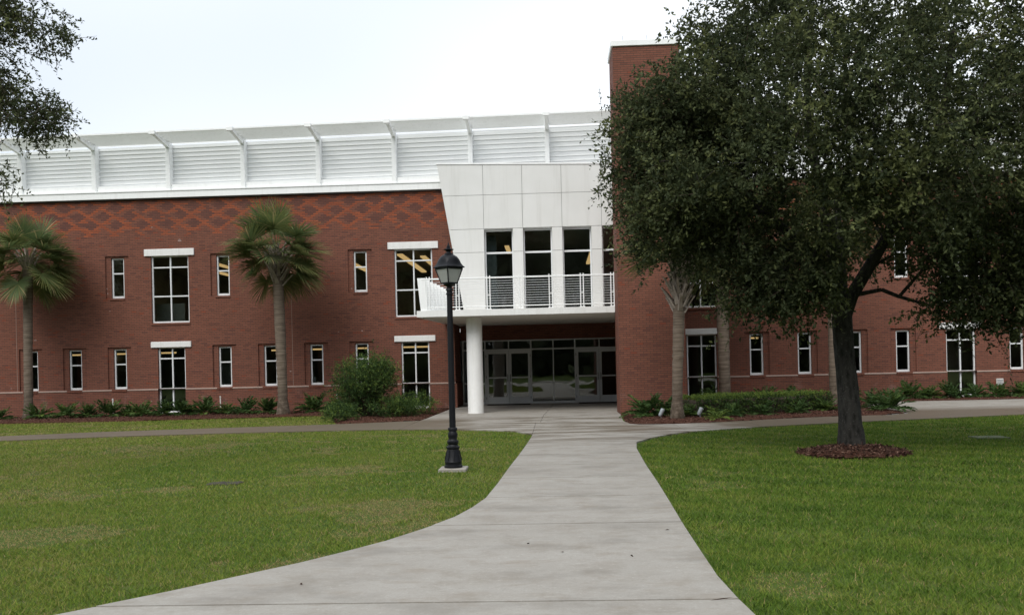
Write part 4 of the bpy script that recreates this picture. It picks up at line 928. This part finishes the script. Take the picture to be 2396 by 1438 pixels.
palm((-9.62, 33.0, 0), 5.85, .205, (-.10, 0), 'palm with criss-cross leaf stubs between the left windows', 11, 1.25, .98, [(FRONDS[-38][1], -.25), (FRONDS[-38][0], -2.75)])
palm((3.33, 25.75, 0), 4.75, .17, (.22, 0), 'palm with rough leaf stubs growing in front of the brick tower', 17, 1.85, .9, [(YEL, -.5)], 38)
palm((5.83, 32.4, 0), 5.6, .235, (-.05, 0), 'stout palm trunk beside the wide window right of the tower', 23, .4, .95)
palm((9.22, 31.4, 0), 6.2, .20, (.05, 0), 'palm trunk standing just left of the oak trunk against the brick', 29, .4, .95)

# ------------------------------------------------------------------ shrubs
def leaf_blob(centres, radii, per, llen, lwid, rg, ref, sprd):
    V, T, a, b = sprigs(centres, ref, rg, per, sprd, 10, llen, lwid, (.10, .26), -.35); return V, T, a, b
def shrub(name, loc, ells, n, per, llen, lwid, label, cat, seed, tone=0., sprd=.07, twig=True, group=None):
    rg = np.random.default_rng(seed); r = root(name, loc, label, cat, group)
    pts = np.concatenate([ellipsoid_pts(c, rr_, int(n*k), rg, .55) for c, rr_, k in ells]); pts[:, 2] = np.maximum(pts[:, 2], .06)
    V, T, a, b = leaf_blob(pts, None, per, llen, lwid, rg, np.array([0, 0, -.2]), sprd)
    hz = np.repeat((pts[:, 2]-pts[:, 2].mean())/max(pts[:, 2].std(), .05), per*10)
    local('foliage', np_mesh('foliage', V, 4, T+tone+.06*hz, M['shrubleaf']), None, r)
    if twig:
        tg = MB()
        for p in pts[::3]: tg.tube([(p[0]*.1, p[1]*.1, 0), (p[0]*.55, p[1]*.55, p[2]*.6), tuple(p)], [.014, .008, .003], 4, False)
        local('stems', tg, M['twig'], r)
    return r
shrub('round_bush', (-6.05, 30.2, 0), [((0, 0, 1.25), (.98, .85, .66), 1.), ((-.3, 0, .8), (.75, .65, .5), .5), ((.35, -.1, 1.42), (.5, .45, .42), .3), ((0, 0, .45), (.5, .45, .38), .25)], 400, 5, (.04, .08), (.013, .024), 'tall round grey green bush left of the entrance', 'bush', 31, 0., .15)
for i, (x, y, rx, h, tone, lab) in enumerate([(-5.25, 29.6, .60, .55, 0., 'low spreading dark shrub right of the round bush'), (-4.55, 31.2, .62, .72, .10, 'bright green low shrub below the wide lower window by the entrance'), (-6.45, 28.2, .5, .42, -.03, 'low shrub at the sidewalk corner of the left bed'), (-4.75, 29.8, .55, .5, 0., 'low dark shrub nearest the entrance slab on the left'), (-5.4, 32.6, .6, .6, .02, 'low shrub between the round bush and the wall'), (-6.9, 30.0, .5, .42, -.02, 'low shrub hugging the left foot of the round bush')]):
    shrub('low_shrub', (x, y, 0), [((0, 0, h*.5), (rx, rx*.85, h*.5), 1.)], 90, 4, (.05, .10), (.012, .022), lab, 'shrub', 50+i, tone, .06, False, 'low shrubs left of the entrance')
# clipped hedge
rg = np.random.default_rng(77); hd = root('clipped_hedge', (5.9, 27.9, 0), 'long clipped box hedge with bright green top in the right bed', 'hedge')
L_, Wd, Hh, ang = 4.6, 1.1, .52, math.atan2(1.85, 4.28)
n = 3400; face_ = rg.random(n); x = rg.uniform(-L_/2, L_/2, n); y = rg.uniform(-Wd/2, Wd/2, n); z = rg.uniform(.05, Hh, n)
topm = face_ < .45; frm = (face_ >= .45) & (face_ < .8); z[topm] = Hh+rg.normal(0, .02, topm.sum())+.03*(vnoise(x[topm]*2.2, y[topm]*3)-.5); y[frm] = -Wd/2+rg.normal(0, .03, frm.sum())
C = np.stack([x, y, z], 1); V, T, a, b = sprigs(C, np.array([0, 0, -.6]), rg, 1, .02, 10, (.028, .05), (.014, .024), (.05, .12), -.5)
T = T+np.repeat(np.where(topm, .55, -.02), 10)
local('foliage', np_mesh('foliage', V, 4, T, M['shrubleaf']), None, hd, rot=(0, 0, ang))
local('core', MB().cbox(-L_/2+.06, L_/2-.06, -Wd/2+.06, Wd/2-.06, 0, Hh-.06, .05), M['twig'], hd, rot=(0, 0, ang))

def coontie_mesh(seed, nfr=30, L=.55, tone=.35):
    rg = np.random.default_rng(seed); P = []; D = []; Ls = []; T = []
    for i in range(nfr):
        az = i*2.39996+rg.normal()*.2; el = rg.uniform(.35, 1.35); l = L*rg.uniform(.75, 1.1); p = np.array([0, 0, .02]); d = np.array([math.cos(az)*math.cos(el), math.sin(az)*math.cos(el), math.sin(el)]); t0 = tone+rg.normal()*.12
        for s in range(14):
            p = p+d*l/14; d = d+np.array([0, 0, -.07]); d /= np.linalg.norm(d)
            if s < 2: continue
            sv = np.cross(d, [0, 0, 1]); sv /= max(np.linalg.norm(sv), 1e-5); ll = l*.28*math.sin((s+1)/15*math.pi)**.6
            for sg in (-1, 1):
                P.append(p.copy()); q_ = sv*sg*.8+d*.55+np.array([0, 0, .15])+rg.normal(size=3)*.08; D.append(q_/np.linalg.norm(q_)); Ls.append(ll); T.append(t0+rg.normal()*.05)
    P = np.array(P); D = np.array(D); Ls = np.array(Ls)
    return np_mesh('coontie_plant', leaves(P, D, Ls, Ls*.2+.010, rg, .1), 4, np.array(T), M['shrubleaf'])
CO = [coontie_mesh(60+i, 34, .60, .34+.06*i) for i in range(4)]; COY = coontie_mesh(70, 18, .48, .78)
WALLP = [(-21.0, 33.6, .9, 'coontie plant at the far left edge of the wall bed'), (-20.2, 33.4, .85, 'coontie plant just left of the leftmost palm trunk'), (-18.75, 33.4, 1., 'coontie plant just right of the leftmost palm trunk'), (-17.8, 33.6, 1.05, 'second coontie plant right of the leftmost palm'), (-17.0, 33.6, .95, 'coontie plant below the lower window with the teal card'), (-16.25, 33.7, 1.15, 'coontie plant beside the white pipe left of the wide lower window'), (-15.55, 33.8, .8, 'small coontie plant left of the wide lower window'), (-15.0, 33.6, 1.05, 'coontie plant in front of the left pane of the wide lower window'), (-14.25, 33.7, 1.0, 'coontie plant in front of the right pane of the wide lower window'), (-13.55, 33.8, 1., 'coontie plant at the right jamb of the wide lower window'), (-12.8, 34.0, 1.2, 'tall coontie plant left of the second white pipe'), (-12.0, 34.0, .8, 'small coontie plant right of the second white pipe'), (-11.2, 33.8, 1.1, 'broad coontie plant second to the left of the middle palm'), (-10.4, 33.8, 1.05, 'coontie plant touching the left of the middle palm trunk'), (-8.75, 34.0, 1.25, 'large coontie plant right of the middle palm trunk'), (-7.75, 33.6, 1.0, 'coontie plant beside the third white pipe'), (-7.0, 33.0, .9, 'coontie plant behind the round bush on its left')]
BEDP = [(2.62, 27.0, 1.15, 'bright fern-like coontie at the foot of the tower'), (3.15, 27.3, 1.1, 'dark coontie behind the palm in front of the tower'), (3.75, 26.5, .72, 'coontie at the left end of the clipped hedge'), (4.9, 26.2, .72, 'dark coontie in front of the hedge near its left end'), (5.85, 26.6, .72, 'coontie in front of the middle of the hedge'), (6.95, 27.2, .72, 'coontie in front of the right part of the hedge'), (8.0, 28.0, .72, 'coontie with pale flowers at the right end of the hedge'), (5.45, 33.4, 1.1, 'rounded plant under the wide window right of the tower'), (7.4, 33.6, 1.05, 'plant against the wall right of the stout palm trunk'), (8.35, 33.6, 1.05, 'second plant against the wall right of the stout palm trunk'), (9.9, 32.6, 1., 'plant beside the oak trunk against the wall'), (9.75, 29.0, 1.0, 'coontie on the bed edge right of the oak trunk'), (9.7, 27.6, 1.1, 'upright coontie at the right tip of the mulch bed'), (12.75, 34.4, 1.2, 'coontie plant left of the far right wide window'), (13.45, 34.5, .9, 'smaller coontie plant next left of the far right wide window'), (14.2, 34.4, 1.1, 'coontie plant at the left jamb of the far right wide window'), (15.1, 34.5, .9, 'coontie plant in front of the far right wide window'), (15.9, 34.5, 1., 'coontie plant right of the far right wide window'), (16.75, 34.5, 1.1, 'coontie plant below the wall vent'), (17.5, 34.5, 1.0, 'coontie plant at the right edge of the wall bed'), (10.6, 34.3, .9, 'small plant against the wall right of the oak trunk')]
for i, (x, y, s, lab) in enumerate(WALLP+BEDP):
    o = link('coontie_plant', CO[i % 4], None, (x, y, .01)); o.rotation_euler = (0, 0, i*1.7); o.scale = (s*1.1, s*1.1, s*1.0); tag(o, lab, 'plant', 'coontie plants along the building')
o = link('coontie_plant', COY, None, (4.3, 25.1, .01)); o.scale = (.95, .95, .9); tag(o, 'yellow green fern in the mulch in front of the hedge', 'plant')

# ------------------------------------------------------------------ small things in the beds and lawns
for x, y, lab in ((-16.55, 34.6, 'white pipe stub by the wall left of the wide lower window'), (-12.45, 34.6, 'white pipe stub by the wall right of the wide lower window'), (-8.05, 34.6, 'white pipe stub by the wall right of the middle palm')):
    tag(part('cleanout_pipe', MB().lathe([(.022, 0), (.022, .60), (.030, .60), (.030, .66), (.012, .665)], 10, 0, (x, y)), M['pvc'], smooth=True), lab, 'pipe', 'white pipe stubs by the wall')
def flood(x, y, lab):
    r = root('flood_light', (x, y, .02), lab, 'ground light', 'garden flood lights in the right bed')
    local('stake', MB().tube([(0, 0, -.05), (0, 0, .10)], .012, 8), M['galv'], r); local('housing', MB().tube([(-.05, -.02, .07), (-.03, -.01, .10), (.05, .02, .26)], [.03, .055, .062], 12), M['galv'], r, True); local('lens', MB().tube([(.0505, .0202, .261), (.052, .021, .264)], .052, 12), M['frost'], r)
flood(2.92, 25.9, 'grey flood light in the mulch left of the palm by the tower'); flood(4.0, 26.1, 'grey flood light in front of the hedge right of the palm')
tag(part('valve_cover', MB().cbox(-5.02, -4.55, 13.25, 13.55, -.06, -.012, .01).cbox(-4.82, -4.75, 13.38, 13.42, -.012, -.006, .002), M['cover']), 'dark rectangular valve cover sunk in the left lawn', 'cover')
tag(part('valve_cover', MB().cbox(8.05, 8.65, 18.25, 18.75, -.06, .0, .01).cbox(8.3, 8.38, 18.45, 18.5, .0, .006, .002), M['covergreen']), 'dull green utility cover in the right lawn behind the oak', 'cover')
for i, (x, y, lab) in enumerate(((1.02, 8.95, 'dry brown leaf near the right edge of the path'), (.62, 7.75, 'small dark leaf on the right half of the path'), (-.25, 8.4, 'dark curled leaf in the middle of the path'), (1.0, 6.3, 'thin twig lying by the nearest path joint'), (-1.9, 6.9, 'brown leaf on the flared left side of the path'), (.05, 8.0, 'tiny leaf in the centre of the path'))):
    V = leaves(np.array([[x, y, .004]]), unit(np.array([[math.cos(i*2.1), math.sin(i*2.1), .12]])), np.array([.045 if i != 3 else .16]), np.array([.02 if i != 3 else .008]), np.random.default_rng(i), .3)
    tag(link('fallen_leaf', np_mesh('fallen_leaf', V, 4, np.array([.25]), M['chip'])), lab, 'leaf' if i != 3 else 'twig', 'leaves fallen on the path')
